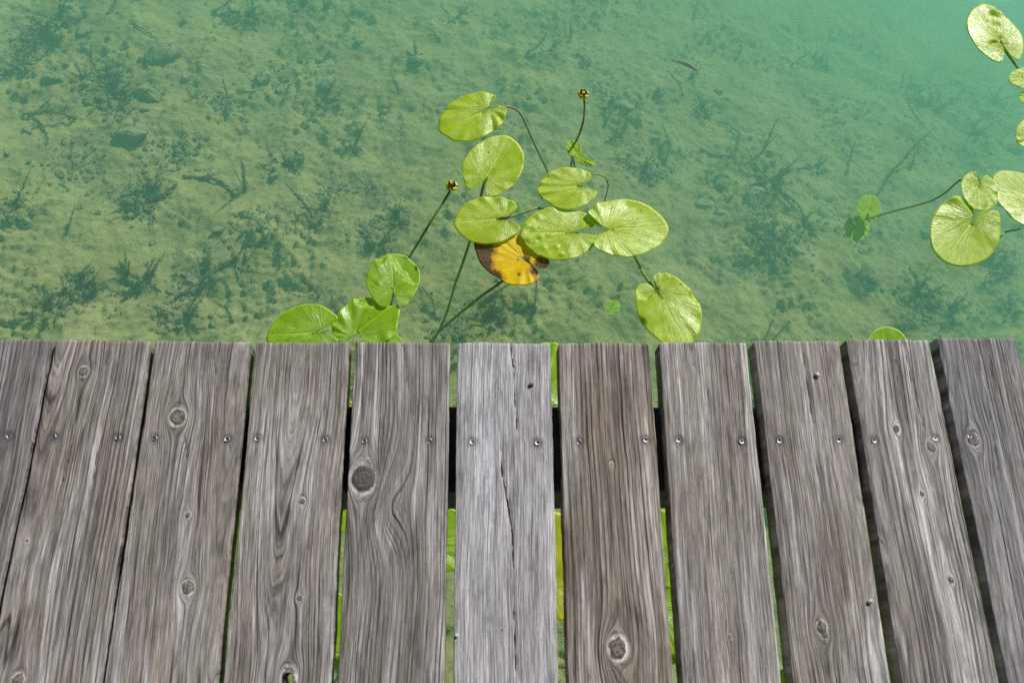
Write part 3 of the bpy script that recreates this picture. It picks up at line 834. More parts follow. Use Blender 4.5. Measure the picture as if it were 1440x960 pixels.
def build_leaves():
    Z = 8.0
    c = lambda p: conv(p, 600, 110, 8.0)
    leaf("ribbed pale leaf farthest from the jetty in the middle cluster", c([(615,385)])[0],
         c([(650,352),(690,325),(755,260),(770,200),(700,168),(580,152),(450,190),(330,240),(220,330),(150,450),(130,540),(145,600),(210,655),(330,708),(480,706),(620,672),(740,600),(800,560),(860,490),(890,420),(893,345),(820,308),(720,335),(655,368)]),
         c([(180,590)])[0], seed=1.1, pleat=.0030, stem=[(690,157,.0),(706,151,-.004),(722,152,-.012),(735,165,-.03),(748,195,-.06),(760,220,-.10),(770,243,-.15),(782,290,-.25),(792,345,-.34)], smat=M_STEMB, sr=(.0026, .0024), npleat=13)
    c = lambda p: conv(p, 620, 180, 8.0)
    leaf("oval pale leaf with its cleft towards the jetty, second from the top of the cluster", c([(535,505)])[0],
         c([(505,560),(470,605),(420,640),(340,690),(290,672),(260,590),(235,480),(250,390),(300,300),(370,220),(480,140),(600,92),(700,80),(780,100),(860,170),(920,260),(935,360),(920,460),(870,570),(790,660),(700,720),(620,765),(545,775),(508,735),(512,640),(528,560)]),
         c([(770,100)])[0], seed=2.2, pleat=.0018, stem=[(686,246,.0),(683,252,-.004),(679,264,-.012),(671,300,-.05),(662,335,-.09),(650,372,-.13),(640,400,-.17),(628,440,-.22),(612,475,-.28),(598,500,-.33)], sr=(.0036, .0030))
    c = lambda p: conv(p, 720, 220, 8.0)
    leaf("pale leaf with a creased midrib lying over the blistered one", c([(725,330)])[0],
         c([(765,308),(850,280),(890,230),(880,190),(820,155),(720,125),(600,120),(500,140),(400,195),(330,270),(290,350),(283,400),(330,460),(400,520),(480,570),(590,600),(700,595),(800,560),(880,510),(940,450),(958,405),(900,370),(830,345),(770,332)]),
         c([(285,385)])[0], z0=.0075, seed=3.3, pleat=.0020, tilt=(0, .03), stem=[(812,262,.004),(822,249,.0),(834,245.5,-.003),(846,247,-.006),(853,252,-.012),(855,263,-.03),(851,280,-.06),(848,296,-.10),(850,310,-.15)], smat=M_STEMB, sr=(.0017, .0015))
    c = lambda p: conv(p, 620, 270, 6.855)
    leaf("pale leaf with a dark midrib overlapping the yellow leaf", c([(530,260)])[0],
         c([(570,246),(640,230),(700,190),(735,150),(720,110),(660,75),(570,50),(450,40),(330,65),(230,120),(160,200),(128,290),(130,330),(180,400),(250,460),(340,495),(450,505),(560,490),(650,450),(730,400),(765,350),(720,310),(640,275),(570,264)]),
         c([(125,295)])[0], z0=.0085, seed=4.4, pleat=.0016, tilt=(0, .02), stem=[(699,308,.004),(712,307,.0),(726,302,-.003),(742,297,-.006),(758,293,-.012),(775,300,-.05),(790,325,-.15),(796,350,-.25)], sr=(.0030, .0026))
    c = lambda p: conv(p, 600, 100, 3.555)
    leaf("pale leaf covered in glossy blisters, centre of the cluster", c([(700,806)])[0],
         c([(735,800),(800,785),(845,765),(840,740),(800,710),(740,692),(690,690),(620,680),(560,700),(510,735),(480,775),(465,815),(470,840),(500,880),(550,920),(620,945),(700,945),(760,930),(820,890),(850,850),(858,822),(820,812),(740,807)]),
         c([(467,815)])[0], z0=.0070, seed=5.5, tilt=(.03, .03), pleat=.0014,
         bumps=[(748,311,.006,.0035),(741,317,.006,.003),(751,322,.006,.0035),(736,325,.007,.003),(745,340,.005,.0032),(752,341,.005,.003),(765,349,.005,.0035),(783,348,.005,.0032),(760,334,.006,.003),(774,332,.005,.0022),(757,305,.006,.003),(770,357,.006,.002),(790,358,.005,.0025)])
    c = lambda p: conv(p, 800, 250, 6.855)
    leaf("largest pale leaf of the cluster with silvery pleats, farthest right", c([(432,494)])[0],
         c([(385,488),(330,478),(270,450),(215,400),(178,340),(260,252),(340,212),(430,196),(540,180),(650,195),(760,235),(860,305),(930,375),(970,450),(970,500),(930,580),(880,640),(800,690),(700,740),(600,770),(480,770),(370,750),(280,715),(230,670),(250,600),(300,545),(380,505)]),
         c([(968,440)])[0], z0=.013, seed=6.6, pleat=.0030, npleat=17, tilt=(-.12, -.10))
    c = lambda p: conv(p, 620, 270, 6.855)
    leaf("old yellow leaf with black brown edges", c([(770,622)])[0],
         c([(800,640),(850,668),(900,705),(960,735),(1020,726),(1048,680),(1020,640),(900,560),(830,480),(760,420),(700,380),(600,360),(460,390),(330,440),(318,500),(340,590),(380,690),(450,760),(530,820),(620,875),(740,897),(850,890),(930,850),(942,790),(905,725),(850,680),(795,645)]),
         c([(500,400)])[0], z0=.0022, seed=7.7, mat='y', pleat=.0020, stem=[(732,361,.0),(715,385,-.006),(703,398,-.012),(680,414,-.05),(660,430,-.09),(640,446,-.14),(620,464,-.2),(604,482,-.26),(590,505,-.33)], sr=(.0034, .0030),
         brown=[(672,350,.052,1.2),(672,372,.047,1.15),(692,392,.034,1.2),(704,399,.012,.7),(764,370,.026,1.2),(753,380,.020,.9),(742,364,.010,.9),(730,386,.006,.9),(770,366,.03,1.2),(757,394,.014,.7),(738,362,.008,.9)])
    c = lambda p: conv(p, 860, 350, 6.86)
    leaf("leaf half under the plank ends with one lobe awash, right of the cluster", c([(500,490)])[0],
         c([(450,432),(408,360),(360,325),(290,320),(250,350),(230,420),(235,520),(255,620),(300,720),(370,810),(450,880),(530,930),(640,965),(720,968),(790,905),(850,800),(872,680),(860,560),(820,470),(740,370),(660,300),(580,245),(500,232),(430,235),(405,270),(425,350),(470,432)]),
         c([(730,965)])[0], z0=.005, seed=8.8, pleat=.0020, dips=[(906,403,.034),(980,415,.018),(972,398,.014),(899,455,.016)], stem=[(932,421,-.001),(925,413,-.003),(918,403,-.006),(909,391,-.012),(900,376,-.03),(888,352,-.07),(870,320,-.14),(850,300,-.2)], sr=(.0034, .0030))
    c = lambda p: conv(p, 490, 340, 6.0)
    leaf("small round bright leaf with water lying on it, left of the cluster", c([(372,385)])[0],
         c([(371,420),(362,490),(332,532),(295,552),(240,525),(190,450),(150,370),(152,290),(175,220),(220,150),(290,100),(380,80),(460,95),(540,150),(590,220),(602,300),(580,390),(540,470),(490,530),(460,548),(428,530),(400,470),(378,420)]),
         c([(370,80)])[0], z0=.009, seed=9.9, mat='b', pleat=.0009, dips=[(573,372,.028),(583,388,.024),(553,356,.020),(537,359,.016),(565,362,.02)], bumps=[(532,398,.006,.0018)])
    c = lambda p: conv(p, 360, 410, 6.0)
    leaf("broad smooth bright leaf cut off by the plank ends, left end of the leaf row", c([(480,345)])[0],
         c([(530,330),(600,297),(660,250),(690,215),(640,170),(560,120),(480,105),(380,112),(280,150),(190,210),(120,300),(90,380),(95,440),(140,500),(250,550),(400,570),(560,540),(650,480),(690,420),(690,397),(640,367),(545,345)]),
         c([(95,372)])[0], z0=.0075, seed=10.2, mat='b', pleat=.0006)
    leaf("bright leaf with a rippled right half between the broad leaf and the small round leaf", c([(865,330)])[0],
         c([(830,365),(770,405),(700,428),(650,360),(640,290),(670,220),(720,150),(790,80),(860,48),(940,35),(1000,60),(1060,112),(1120,122),(1190,108),(1215,160),(1195,260),(1190,310),(1150,380),(1100,420),(1000,450),(920,440),(885,385)]),
         c([(1150,115)])[0], z0=.0045, seed=11.5, mat='b', pleat=.0022, dips=[(512,420,.020),(524,419,.02)], lifts=[(545,474,.02,.004)])
    J, O, T = blob(540, 487, 30, 25, 200)
    leaf("dark green leaf edge showing just behind the plank ends", J, O, T, z0=.0015, seed=12.1, mat='b')
    J, O, T = blob(1247, 492, 34, 30, 80)
    leaf("lone leaf rising behind the plank ends on the right", J, O, T, z0=.004, seed=13.4, mat='b', pleat=.0006, cup=.05, group=None)
    # right-hand group
    g2 = "lily leaves in the corner on the far side"
    c = lambda p: conv(p, 1340, 0, 8.0)
    leaf("two-toned leaf, silvery on one half, farthest out of all leaves", c([(545,462)])[0],
         c([(560,510),(580,600),(560,680),(510,705),(430,670),(340,600),(250,510),(180,390),(152,270),(165,180),(220,100),(300,55),(350,45),(420,75),(520,110),(620,180),(700,260),(780,360),(812,470),(800,590),(750,670),(720,665),(650,610),(575,530)]),
         c([(330,48)])[0], z0=.004, seed=14.3, pleat=.0016, dips=[(1423,35,.062),(1432,62,.05),(1400,62,.016)], stem=[(1408,58,.0),(1411,66,-.003),(1416,75,-.008),(1424,86,-.015),(1434,100,-.03),(1446,120,-.08),(1455,150,-.15)], group=g2)
    J, O, T = blob(1444, 110, 27, 16, 0)
    leaf("leaf with a folded lower edge, second from the top at the right", J, O, T, z0=.006, seed=15.1, sdir=(.09, .06), group=g2, tilt=(0, .12))
    J, O, T = blob(1444, 137, 11, 10, 0)
    leaf("smallest leaf tip peeping in at the right", J, O, T, z0=.005, seed=16.1, sdir=(.09, .06), group=g2, tilt=(0, .1))
    J, O, T = blob(1448, 186, 20, 22, 30)
    leaf("plain oval leaf half out of view above the bean-shaped leaf", J, O, T, z0=.005, seed=17.2, sdir=(.09, .06), mat='a', group=g2)
    c = lambda p: conv(p, 1290, 220, 5.647)
    leaf("bean-shaped leaf with two raised lobes", c([(497,252)])[0],
         c([(494,200),(482,145),(440,120),(390,140),(355,190),(345,250),(360,320),(400,380),(450,420),(510,432),(570,425),(620,390),(640,330),(635,260),(610,200),(575,160),(540,150),(515,175),(501,215)]),
         c([(490,430)])[0], z0=.0085, seed=18.6, pleat=.0012, group=g2, tilt=(.02, 0), stem=[(1378,264,.004),(1366,258,.0),(1352,253,-.003),(1344,258,-.02),(1328,272,-.06),(1308,283,-.10),(1284,290,-.15),(1250,299,-.22),(1218,309,-.30)], sr=(.0024, .0022))
    leaf("large round leaf with a white midrib and wavy edge", c([(427,540)])[0],
         c([(445,475),(438,425),(420,390),(375,345),(330,320),(270,330),(190,380),(130,470),(105,560),(105,650),(130,740),(200,820),(280,860),(390,868),(500,840),(580,790),(630,710),(655,610),(650,540),(640,470),(610,440),(540,437),(490,458),(455,490)]),
         c([(210,830)])[0], z0=.004, seed=19.4, pleat=.0026, npleat=14, tilt=(-.10, 0), group=g2, stem=[(1366,316,.0),(1380,318,-.004),(1405,331,-.006),(1415,326,-.02),(1436,322,-.06)])
    leaf("pointed leaf with a dark midrib running out of the right edge", c([(980,390)])[0],
         c([(990,345),(1020,280),(980,190),(900,140),(800,115),(700,103),(640,115),(602,160),(615,250),(640,340),(700,430),(780,520),(850,565),(920,580),(1000,550),(1050,470),(1010,420)]),
         c([(625,125)])[0], z0=.006, seed=20.9, sdir=(.09, .06), tilt=(-.09, .06), pleat=.0014, group=g2)
    # seen through the gaps of the jetty
    g3 = "lily leaves in the shade under the jetty"
    gap = [(318,752,34,66,80,'b',"leaf seen through the gap right of the third plank"),
           (476,712,40,34,20,'b',"leaf seen at the upper part of the gap left of the knotted plank"),
           (462,884,44,56,100,'b',"leaf seen at the lower part of the gap left of the knotted plank"),
           (622,758,44,48,170,'b',"leaf seen through the gap left of the cracked silver plank"),
           (771,524,40,46,110,'b',"leaf seen near the plank ends in the gap right of the cracked silver plank"),
           (776,792,52,77,90,'z',"yellow-tipped leaf seen through the gap right of the cracked silver plank"),
           (928,768,44,58,60,'b',"upper ribbed leaf in the gap right of the brown straight-grained plank"),
           (934,878,40,60,250,'b',"lower ribbed leaf in the gap right of the brown straight-grained plank"),
           (1100,972,30,34,0,'z',"yellow leaf at the very bottom of the gap right of the eighth plank"),
           (489,573,12,9,0,'z',"tiny yellow-green leaf tip in the gap beside the bearer")]
    for i, (x, y, rx, ry, a, m, lb) in enumerate(gap):
        J, O, T = blob(x, y, max(rx, ry), min(rx, ry)*1.05, a)
        leaf(lb, J, O, T, z0=.003+.0012*(i % 3), seed=21+i*1.7, mat=m, group=g3, pleat=.0022)
    # leaves that have not reached the surface
    g4 = "young leaves still under water"
    c = lambda p: conv(p, 780, 110, 6.857)
    leaf("submerged young leaf with a curled lobe, below the closed far flower", c([(205,715)])[0],
         c([(196,755),(150,740),(110,690),(106,635),(140,603),(190,598),(240,635),(266,690),(276,745),(310,780),(385,798),(378,836),(300,846),(225,815),(200,775)]),
         c([(130,610)])[0], z0=-.07, seed=40.1, mat='d', group=g4, stem=[(806,216,-.075),(804,226,-.12),(803,240,-.16),(806,280,-.25)], )
    J, O, T = blob(862, 432, 12, 10, 150)
    leaf("dim submerged leaf between the blistered leaf and the plank ends", J, O, T, z0=-.38, seed=41.3, mat='d', group=g4)
    J, O, T = blob(1222, 292, 19, 17, 100)
    leaf("upper of the two blurred submerged leaves left of the white-ribbed leaf", J, O, T, z0=-.36, seed=42.3, mat='d', group=g4, stem=[(1222,294,-.365),(1220,302,-.38),(1218,309,-.42),(1216,316,-.48)])
    J, O, T = blob(1205, 322, 18, 17, 250)
    leaf("lower of the two blurred submerged leaves left of the white-ribbed leaf", J, O, T, z0=-.40, seed=43.8, mat='d', group=g4)
build_leaves()

# ------------------------------------------------------------------ flowers
M_SEPAL = mat_plain("yellow_sepal", (0.56, 0.62, 0.012), (0.78, 0.74, 0.02), 260, 0.35)
M_SEPALG = mat_plain("green_sepal", (0.42, 0.52, 0.015), (0.66, 0.66, 0.02), 180, 0.35)
M_PISTIL = mat_plain("dark_seed_head", (0.035, 0.03, 0.012), (0.12, 0.075, 0.02), 300, 0.4)
M_STIGMA = mat_plain("stigma_disc", (0.40, 0.22, 0.04), (0.62, 0.42, 0.14), 400, 0.5)
def flower(label, px, py, zc, stem, r, tall, smat, n=5):
    p = at(px, py, zc)
    root = link("lily_flower", None, loc=p, label=label, cat="flower", group="flowers of the lilies")
    # stalk
    link("stalk", stem_mesh(stem, .0028, .0026, smat, p), root)
    for k in range(n):
        a = 2*math.pi*k/n + .35
        V = []; nu, nv = 7, 7
        for i in range(nu):
            t = i/(nu-1)
            w = r*0.78*math.sin(math.pi*(0.16+0.78*t))**.7
            rad = r*(0.28+0.80*math.sin(t*2.5))
            h = r*(-.5+1.05*t**1.15)
            for j in range(nv):
                s = (j/(nv-1)-.5)*2
                aa = a + s*w/max(rad, r*.3)*.86
                V.append((rad*math.cos(aa)*(1-.05*s*s), rad*math.sin(aa)*(1-.05*s*s), h+.10*r*s*s + .0004*math.sin(k*3+j)))
        q = [(i*nv+j, i*nv+j+1, (i+1)*nv+j+1, (i+1)*nv+j) for i in range(nu-1) for j in range(nv-1)]
        me = mesh_from("sepal", V, [q], M_SEPALG if k % 2 else M_SEPAL)
        o = link("sepal", me, root)
        md = o.modifiers.new("thickness", 'SOLIDIFY'); md.thickness = .0007
    prof = [(.0, -.5), (.36, -.45), (.48, -.1), (.44, .25), (.26, .45*tall), (.20, .62*tall), (.22, .70*tall)]
    nn = 14; V = []
    for (a_, h) in prof:
        for k in range(nn):
            w = 1+.06*math.cos(5*2*math.pi*k/nn); V.append((r*a_*w*math.cos(2*math.pi*k/nn), r*a_*w*math.sin(2*math.pi*k/nn), r*h))
    q = [(i*nn+k, i*nn+(k+1) % nn, (i+1)*nn+(k+1) % nn, (i+1)*nn+k) for i in range(len(prof)-1) for k in range(nn)]
    link("seed_head", mesh_from("seed_head", V, [q]+[[list(range((len(prof)-1)*nn, len(prof)*nn))]], M_PISTIL), root)
    V = []; h0 = .71*tall
    for (a_, h) in ((.20, h0-.02), (.27, h0), (.28, h0+.05), (.23, h0+.09), (.10, h0+.05), (.02, h0+.04)):
        for k in range(nn):
            w = 1+.10*(k % 2); V.append((r*a_*w*math.cos(2*math.pi*k/nn), r*a_*w*math.sin(2*math.pi*k/nn), r*h))
    q = [(i*nn+k, i*nn+(k+1) % nn, (i+1)*nn+(k+1) % nn, (i+1)*nn+k) for i in range(5) for k in range(nn)]
    link("stigma", mesh_from("stigma", V, [q]+[[list(range(5*nn, 6*nn))]], M_STIGMA), root)
    return root
flower("spent yellow flower with a dark bottle-shaped seed head, left of the leaf cluster", 635, 262, .045,
       [(635,265,.040),(631,272,.036),(620,290,.024),(605,313,.008),(592,335,-.02),(578,358,-.06),(560,390,-.14),(548,440,-.24),(545,490,-.33)], .0130, 1.7, M_STEM)
flower("round yellow flower seen from above on a bent brownish stalk, farthest flower", 820, 133, .03,
       [(820.5,135,.026),(822,145,.012),(822,158,.0),(820,172,-.012),(816,185,-.03),(811,197,-.055),(803,212,-.085),(806,224,-.12),(808,240,-.17),(806,290,-.3)], .0130, 0.85, M_STEMB)

# ------------------------------------------------------------------ stones, rubble, weeds, sticks, fish
def stone_mesh(seed, flat=.6, box=0.0, n=26):
    rs = np.random.RandomState(seed)
    th = np.linspace(0, np.pi, 12); phs = np.linspace(0, 2*np.pi, n, endpoint=False)
    T, P = np.meshgrid(th, phs, indexing='ij')
    d = np.stack([np.sin(T)*np.cos(P), np.sin(T)*np.sin(P), np.cos(T)], -1)
    r = np.ones_like(T)
    for k in range(9):
        v = rs.randn(3); v /= np.linalg.norm(v); off = .62+.3*rs.rand()
        c = d@v
        r = np.minimum(r, np.where(c > .05, off/np.maximum(c, .05), 9)*(1 if k < 7 else 1))
    r = r*(1+.13*perlin(d[..., 0]*2.1+seed*5, d[..., 1]*2.1-d[..., 2]*1.7)+.08*perlin(d[..., 0]*3+seed, d[..., 1]*3+d[..., 2]*2)+.02*perlin(d[..., 0]*9+seed, d[..., 2]*9))
    V = d*r[..., None]*np.array([1, .75+.2*rs.rand(), flat])
    if box:
        V = np.sign(V)*np.abs(V)**(1-box*.5)
    idx = np.arange(12*n).reshape(12, n)
    q = np.stack([idx[:-1], np.roll(idx[:-1], -1, 1), np.roll(idx[1:], -1, 1), idx[1:]], -1).reshape(-1, 4)
    return mesh_from("stone", V.reshape(-1, 3), [q[:, ::-1]], M_STONE)
LANDMARKS = [("the flat block", 229, 82), ("the rounded dark stone", 187, 192), ("the pale stone", 211, 138), ("the dark weed patch", 135, 118), ("the far flower", 820, 133), ("the near flower", 635, 262),
  ("the ribbed farthest leaf", 662, 163), ("the yellow leaf", 718, 365), ("the largest pale leaf", 890, 320), ("the half-awash leaf", 940, 430), ("the star-shaped weed", 1084, 256), ("the tall weed shoot", 1246, 200),
  ("the white-ribbed round leaf", 1357, 325), ("the two-toned leaf", 1398, 45), ("the oval leaf on the right edge", 1437, 185), ("the small round bright leaf", 553, 392), ("the broad smooth leaf", 425, 455), ("the fish", 965, 90),
  ("the twig lying level", 290, 252), ("the upright dark twig", 321, 140), ("the submerged pair of leaves", 1215, 307), ("the lone leaf behind the planks", 1247, 468), ("the first plank", 20, 480), ("the third plank", 285, 480), ("the silty boulder", 1060, 278)]
_seen = {}
def where(px, py):
    nm, lx, ly = min(LANDMARKS, key=lambda q: (q[1]-px)**2+(q[2]-py)**2)
    dx, dy = px-lx, py-ly
    side = ("right of" if dx > 0 else "left of") if abs(dx) > 1.3*abs(dy) else ("in front of" if dy > 0 else "beyond") if abs(dy) > 1.3*abs(dx) else \
           ("in front and right of" if dx > 0 else "in front and left of") if dy > 0 else ("behind and right of" if dx > 0 else "behind and left of")
    return side+" "+nm
ORD = ["first", "second", "third", "fourth", "fifth", "sixth"]
def spread_labels(items):
    """items: (object, px, py, what); each gets a label by its nearest landmark, counted outwards where two share one"""
    g = {}
    for it in items:
        g.setdefault((it[3], where(it[1], it[2])), []).append(it)
    for (what, wh), li in g.items():
        nm = [q for q in LANDMARKS if wh.endswith(q[0])][0]
        li.sort(key=lambda q: (q[1]-nm[1])**2+(q[2]-nm[2])**2)
        for k_, it in enumerate(li):
            it[0]["label"] = (what+" "+wh) if len(li) == 1 else "%s %s %s, counted outwards" % (ORD[k_], what, wh)
STONES = [stone_mesh(s, f, b) for s, f, b in ((1, .55, 0), (2, .7, 0), (3, .45, .2), (4, .6, 0), (5, .8, 0), (6, .35, .3))]
def stone(px, py, wpx, var, rot, label, sq=1.0, lift=.25):
    p = on_bed(px, py); q = on_bed(px+wpx/2, py)
    r = np.linalg.norm(q[:2]-p[:2])
    o = link("stone", STONES[var], None, (p[0], p[1], p[2]+lift*r*.5), label, "stone", "stones on the lake bed")
    o.rotation_euler = (random.uniform(-.2, .2), random.uniform(-.2, .2), rot); o.scale = (r, r*sq, r)
    return o
stone(229, 82, 58, 2, .2, "large flat-topped silty block, biggest stone on the lake bed", .8, .5)
stone(187, 192, 58, 0, .1, "rounded dark stone with a shadow beneath, nearer than the flat block", .55, .4)
stone(211, 138, 44, 3, -.2, "pale stone between the flat block and the rounded dark stone", .7, .4)
stone(122, 122, 20, 1, .4, "small pale stone sitting in the dark weed patch")
stone(118, 45, 24, 2, .6, "small flat stone beyond the dark weed patch")
stone(308, 324, 24, 0, .5, "small rounded stone at the foot of the forked twig", .7)
stone(262, 112, 16, 1, 1.0, "small stone right below the flat block")
stone(270, 398, 30, 3, 0.2, "weed-topped stone nearest the left plank ends", .8)
stone(75, 112, 20, 4, .2, "lone pale stone left of the dark weed patch")
stone(1420, 205, 34, 0, .3, "rounded stone beside the plain oval leaf", .8)
stone(1060, 278, 44, 3, .9, "silty boulder in front of the star-shaped weed", .8)
stone(990, 288, 34, 0, .2, "dark humped stone left of the silty boulder", .8)
stone(205, 155, 14, 4, .2, "bluish small stone just above the rounded dark stone")
_st = []
for (x, y, w) in ((258,310,14),(430,330,14),(385,250,16),(350,360,18),(460,118,30),(395,125,20),(370,110,26),(445,85,22),(155,270,10),(300,245,22),(540,160,18),(560,235,14),
                  (650,150,26),(700,395,10),(930,130,16),(960,215,14),(1015,300,18),(1160,300,22),(1300,330,16),(1240,300,18),(1190,215,12),(880,150,18),(1010,130,12),
                  (40,185,18),(90,200,14),(10,215,16),(420,215,16),(505,60,18),(585,85,18),(1330,210,20),(1395,215,20),(340,300,12),(355,318,14),(375,330,16),(390,305,12),(365,290,10),(330,320,14),(318,335,12),(400,330,10)):
    _st.append((stone(x, y, w*(.8+.4*random.random()), random.randrange(6), random.uniform(0, 6), "small silt-covered stone", random.uniform(.65, 1), .15), x, y, "small silt-covered stone"))
spread_labels(_st)

# pebble rubble: nobody could count it
def rubble():
    V, Q = [], []
    base = np.array([(1,0,0),(0,1,0),(-1,0,0),(0,-1,0),(.6,.6,.55),(-.6,.6,.6),(-.6,-.6,.5),(.6,-.6,.62),(0,0,.8)], float)
    F = [(0,4,7),(0,1,4),(1,5,4),(1,2,5),(2,6,5),(2,3,6),(3,7,6),(3,0,7),(4,5,8),(5,6,8),(6,7,8),(7,4,8)]
    spots = [(135,118,.16,240),(60,55,.16,220),(30,95,.12,120),(200,285,.12,200),(100,235,.12,160),(250,215,.10,160),(360,320,.10,150),(1090,345,.14,330),(470,270,.1,90),(430,10,.14,160),(320,25,.12,110),
             (905,240,.09,110),(1060,300,.10,140),(1390,160,.14,220),(1390,350,.13,200),(1310,430,.15,200),(1200,330,.1,100),(560,300,.08,90),(640,460,.12,120),(270,395,.09,100),(110,410,.08,90),(240,450,.10,90),(400,110,.12,140),(850,130,.1,60),(1150,80,.1,50),(1290,200,.12,120),(170,160,.08,90),(320,150,.1,90),(520,330,.1,80),(20,300,.08,80)]
    for (px, py, r, n) in spots:
        p = on_bed(px, py)
        for _ in range(n):
            a, d = random.uniform(0, 6.283), r*abs(random.gauss(0, .55))
            x, y = p[0]+d*math.cos(a), p[1]+d*math.sin(a)
            s = .0035+.010*random.random()**2.6
            z = float(bed_z(x, y)+bed_fine(x, y))
            V.append((x, y, z, s, random.uniform(0, 6.28)))
    for _ in range(2600):
        x, y = random.uniform(-1.5, 2.2), random.uniform(.2, 2.6)
        V.append((x, y, float(bed_z(x, y)+bed_fine(x, y)), .002+.004*random.random()**3, random.uniform(0, 6.28)))
    A = np.array(V); n = len(A)
    ca, sa = np.cos(A[:, 4]), np.sin(A[:, 4])
    jit = base[None]*(1+.35*(RNG.rand(n, 9, 3)-.5))*A[:, 3][:, None, None]
    X = jit[..., 0]*ca[:, None]-jit[..., 1]*sa[:, None]*.75+A[:, 0][:, None]
    Y = jit[..., 0]*sa[:, None]+jit[..., 1]*ca[:, None]*.75+A[:, 1][:, None]
    Z = jit[..., 2]*.8+A[:, 2][:, None]
    VV = np.stack([X, Y, Z], -1).reshape(-1, 3)
    FF = (np.array(F)[None]+9*np.arange(n)[:, None, None]).reshape(-1, 3)
    link("pebbles", mesh_from("pebbles", VV, [FF], M_PEBBLE, False), kind="stuff")
rubble()

def weed_mesh(kind, seed):
    """shoots with whorls of narrow leaves"""
    rs = random.Random(seed)
    V, T = [], []
    def shoot(base, dirv, L, curl, rw, dense, tubew):
        pts = [np.array(base, float)]; d = np.array(dirv, float); d /= np.linalg.norm(d)
        n = 9
        for i in range(n):
            d = d + np.array([rs.gauss(0, curl), rs.gauss(0, curl), rs.gauss(0, curl*.5)]); d /= np.linalg.norm(d)
            pts.append(pts[-1]+d*L/n)
        P = np.array(pts)
        v, q, t = tube(P, np.linspace(tubew, tubew*.5, len(P)), 4)
        o = len(V); V.extend(v.tolist())
        for a in q: T.append((o+a[0], o+a[1], o+a[2])); T.append((o+a[0], o+a[2], o+a[3]))
        m = int(dense*L/.011)
        for k in range(m):
            f = (k+.5)/m*(n-1); i = int(f); p = P[i]+(P[i+1]-P[i])*(f-i); tg = P[i+1]-P[i]; tg /= np.linalg.norm(tg)
            a = np.cross(tg, [0, 0, 1.0]); a /= np.linalg.norm(a)+1e-9; b = np.cross(tg, a)
            w0 = rs.uniform(0, 6.28); ll = rw*(1-.5*(k/m)**2)*rs.uniform(.45, 1.35)
            for j in range(6):
                an = w0+j*6.283/6+rs.uniform(-.4, .4); rd = a*math.cos(an)+b*math.sin(an)
                tip = p+rd*ll+tg*ll*.55; sd = np.cross(rd, tg)*ll*.15
                o = len(V); V.extend([(p-sd).tolist(), (p+sd).tolist(), (p+(tip-p)*.6+sd*.9).tolist(), tip.tolist()])
                T.append((o, o+1, o+2)); T.append((o, o+2, o+3))
    if kind == 'tall':
        shoot((0, 0, -.01), (rs.gauss(0, .15), rs.gauss(0, .15), 1), .26, .06, .013, 1.4, .0024)
        shoot((0, 0, -.01), (.5, .1, 1), .13, .08, .011, 1.0, .002)
    elif kind == 'rod':
        shoot((0, 0, .008), (1, 0, .18), .17, .16, .016, 1.5, .0026)
        if rs.random() < .35: shoot((.03, 0, .012), (.5, .8, .3), .09, .12, .015, 1.2, .0024)
    elif kind == 'star':
        for k in range(7):
            a = k*6.283/7+rs.uniform(-.3, .3); shoot((0, 0, 0), (math.cos(a), math.sin(a), rs.uniform(.1, .4)), rs.uniform(.10, .2), .09, .016, 1.3, .0024)
    else:
        for k in range(12):
            a = rs.uniform(0, 6.283); r = rs.uniform(0, .045)
            shoot((r*math.cos(a), r*math.sin(a), -.005), (math.cos(a), math.sin(a), rs.uniform(.0, .9)), rs.uniform(.04, .095), .24, .014, 1.5, .0018)
    return mesh_from("waterweed", V, [T], M_WEED, False)
WEEDS = {k: [weed_mesh(k, 10*i+s) for s in range(3)] for i, k in enumerate(('tall', 'rod', 'star', 'clump'))}
_wc = [0]
def weed(kind, px, py, rot, s, label, brown=False):
    p = on_bed(px, py); _wc[0] += 1
    me = WEEDS[kind][_wc[0] % 3]
    if brown:
        me = me.copy(); me.materials.clear(); me.materials.append(M_WEED2)
    o = link("waterweed", me, None, tuple(p), label, "waterweed", "waterweed growing from the lake bed")
    o.rotation_euler = (0, 0, math.radians(rot)); o.scale = (s, s, s)
    return o
weed('tall', 1246, 250, 0, 1.1, "tall upright waterweed shoot near the right, above the submerged leaves")
weed('star', 1084, 256, 10, 1.0, "star-shaped waterweed with long radiating shoots, right of the cluster")
weed('tall', 345, 268, 120, .7, "waterweed shoot standing up beside the fallen twig")
weed('tall', 1072, 215, 40, .7, "feathery waterweed standing behind the star-shaped one")
weed('clump', 205, 288, 0, 1.2, "bushy waterweed tuft in front of the rounded dark stone")
weed('clump', 200, 400, 0, 1.0, "bushy waterweed tuft on the bare silt near the left plank ends")
weed('rod', 110, 170, 170, 1.0, "waterweed fan spreading at the near side of the dark weed patch", True)
weed('tall', 1112, 92, 0, .55, "reddish brown pair of shoots standing far out", True)
weed('rod', 672, 432, 40, .9, "feathery waterweed spray below the yellow leaf")
weed('rod', 612, 445, 100, .6, "feathery waterweed just left of the crossing stalks")
_ws = []
WHAT = {'clump': "low bushy waterweed tuft", 'rod': "thin waterweed shoot", 'star': "spreading waterweed", 'tall': "upright waterweed shoot"}
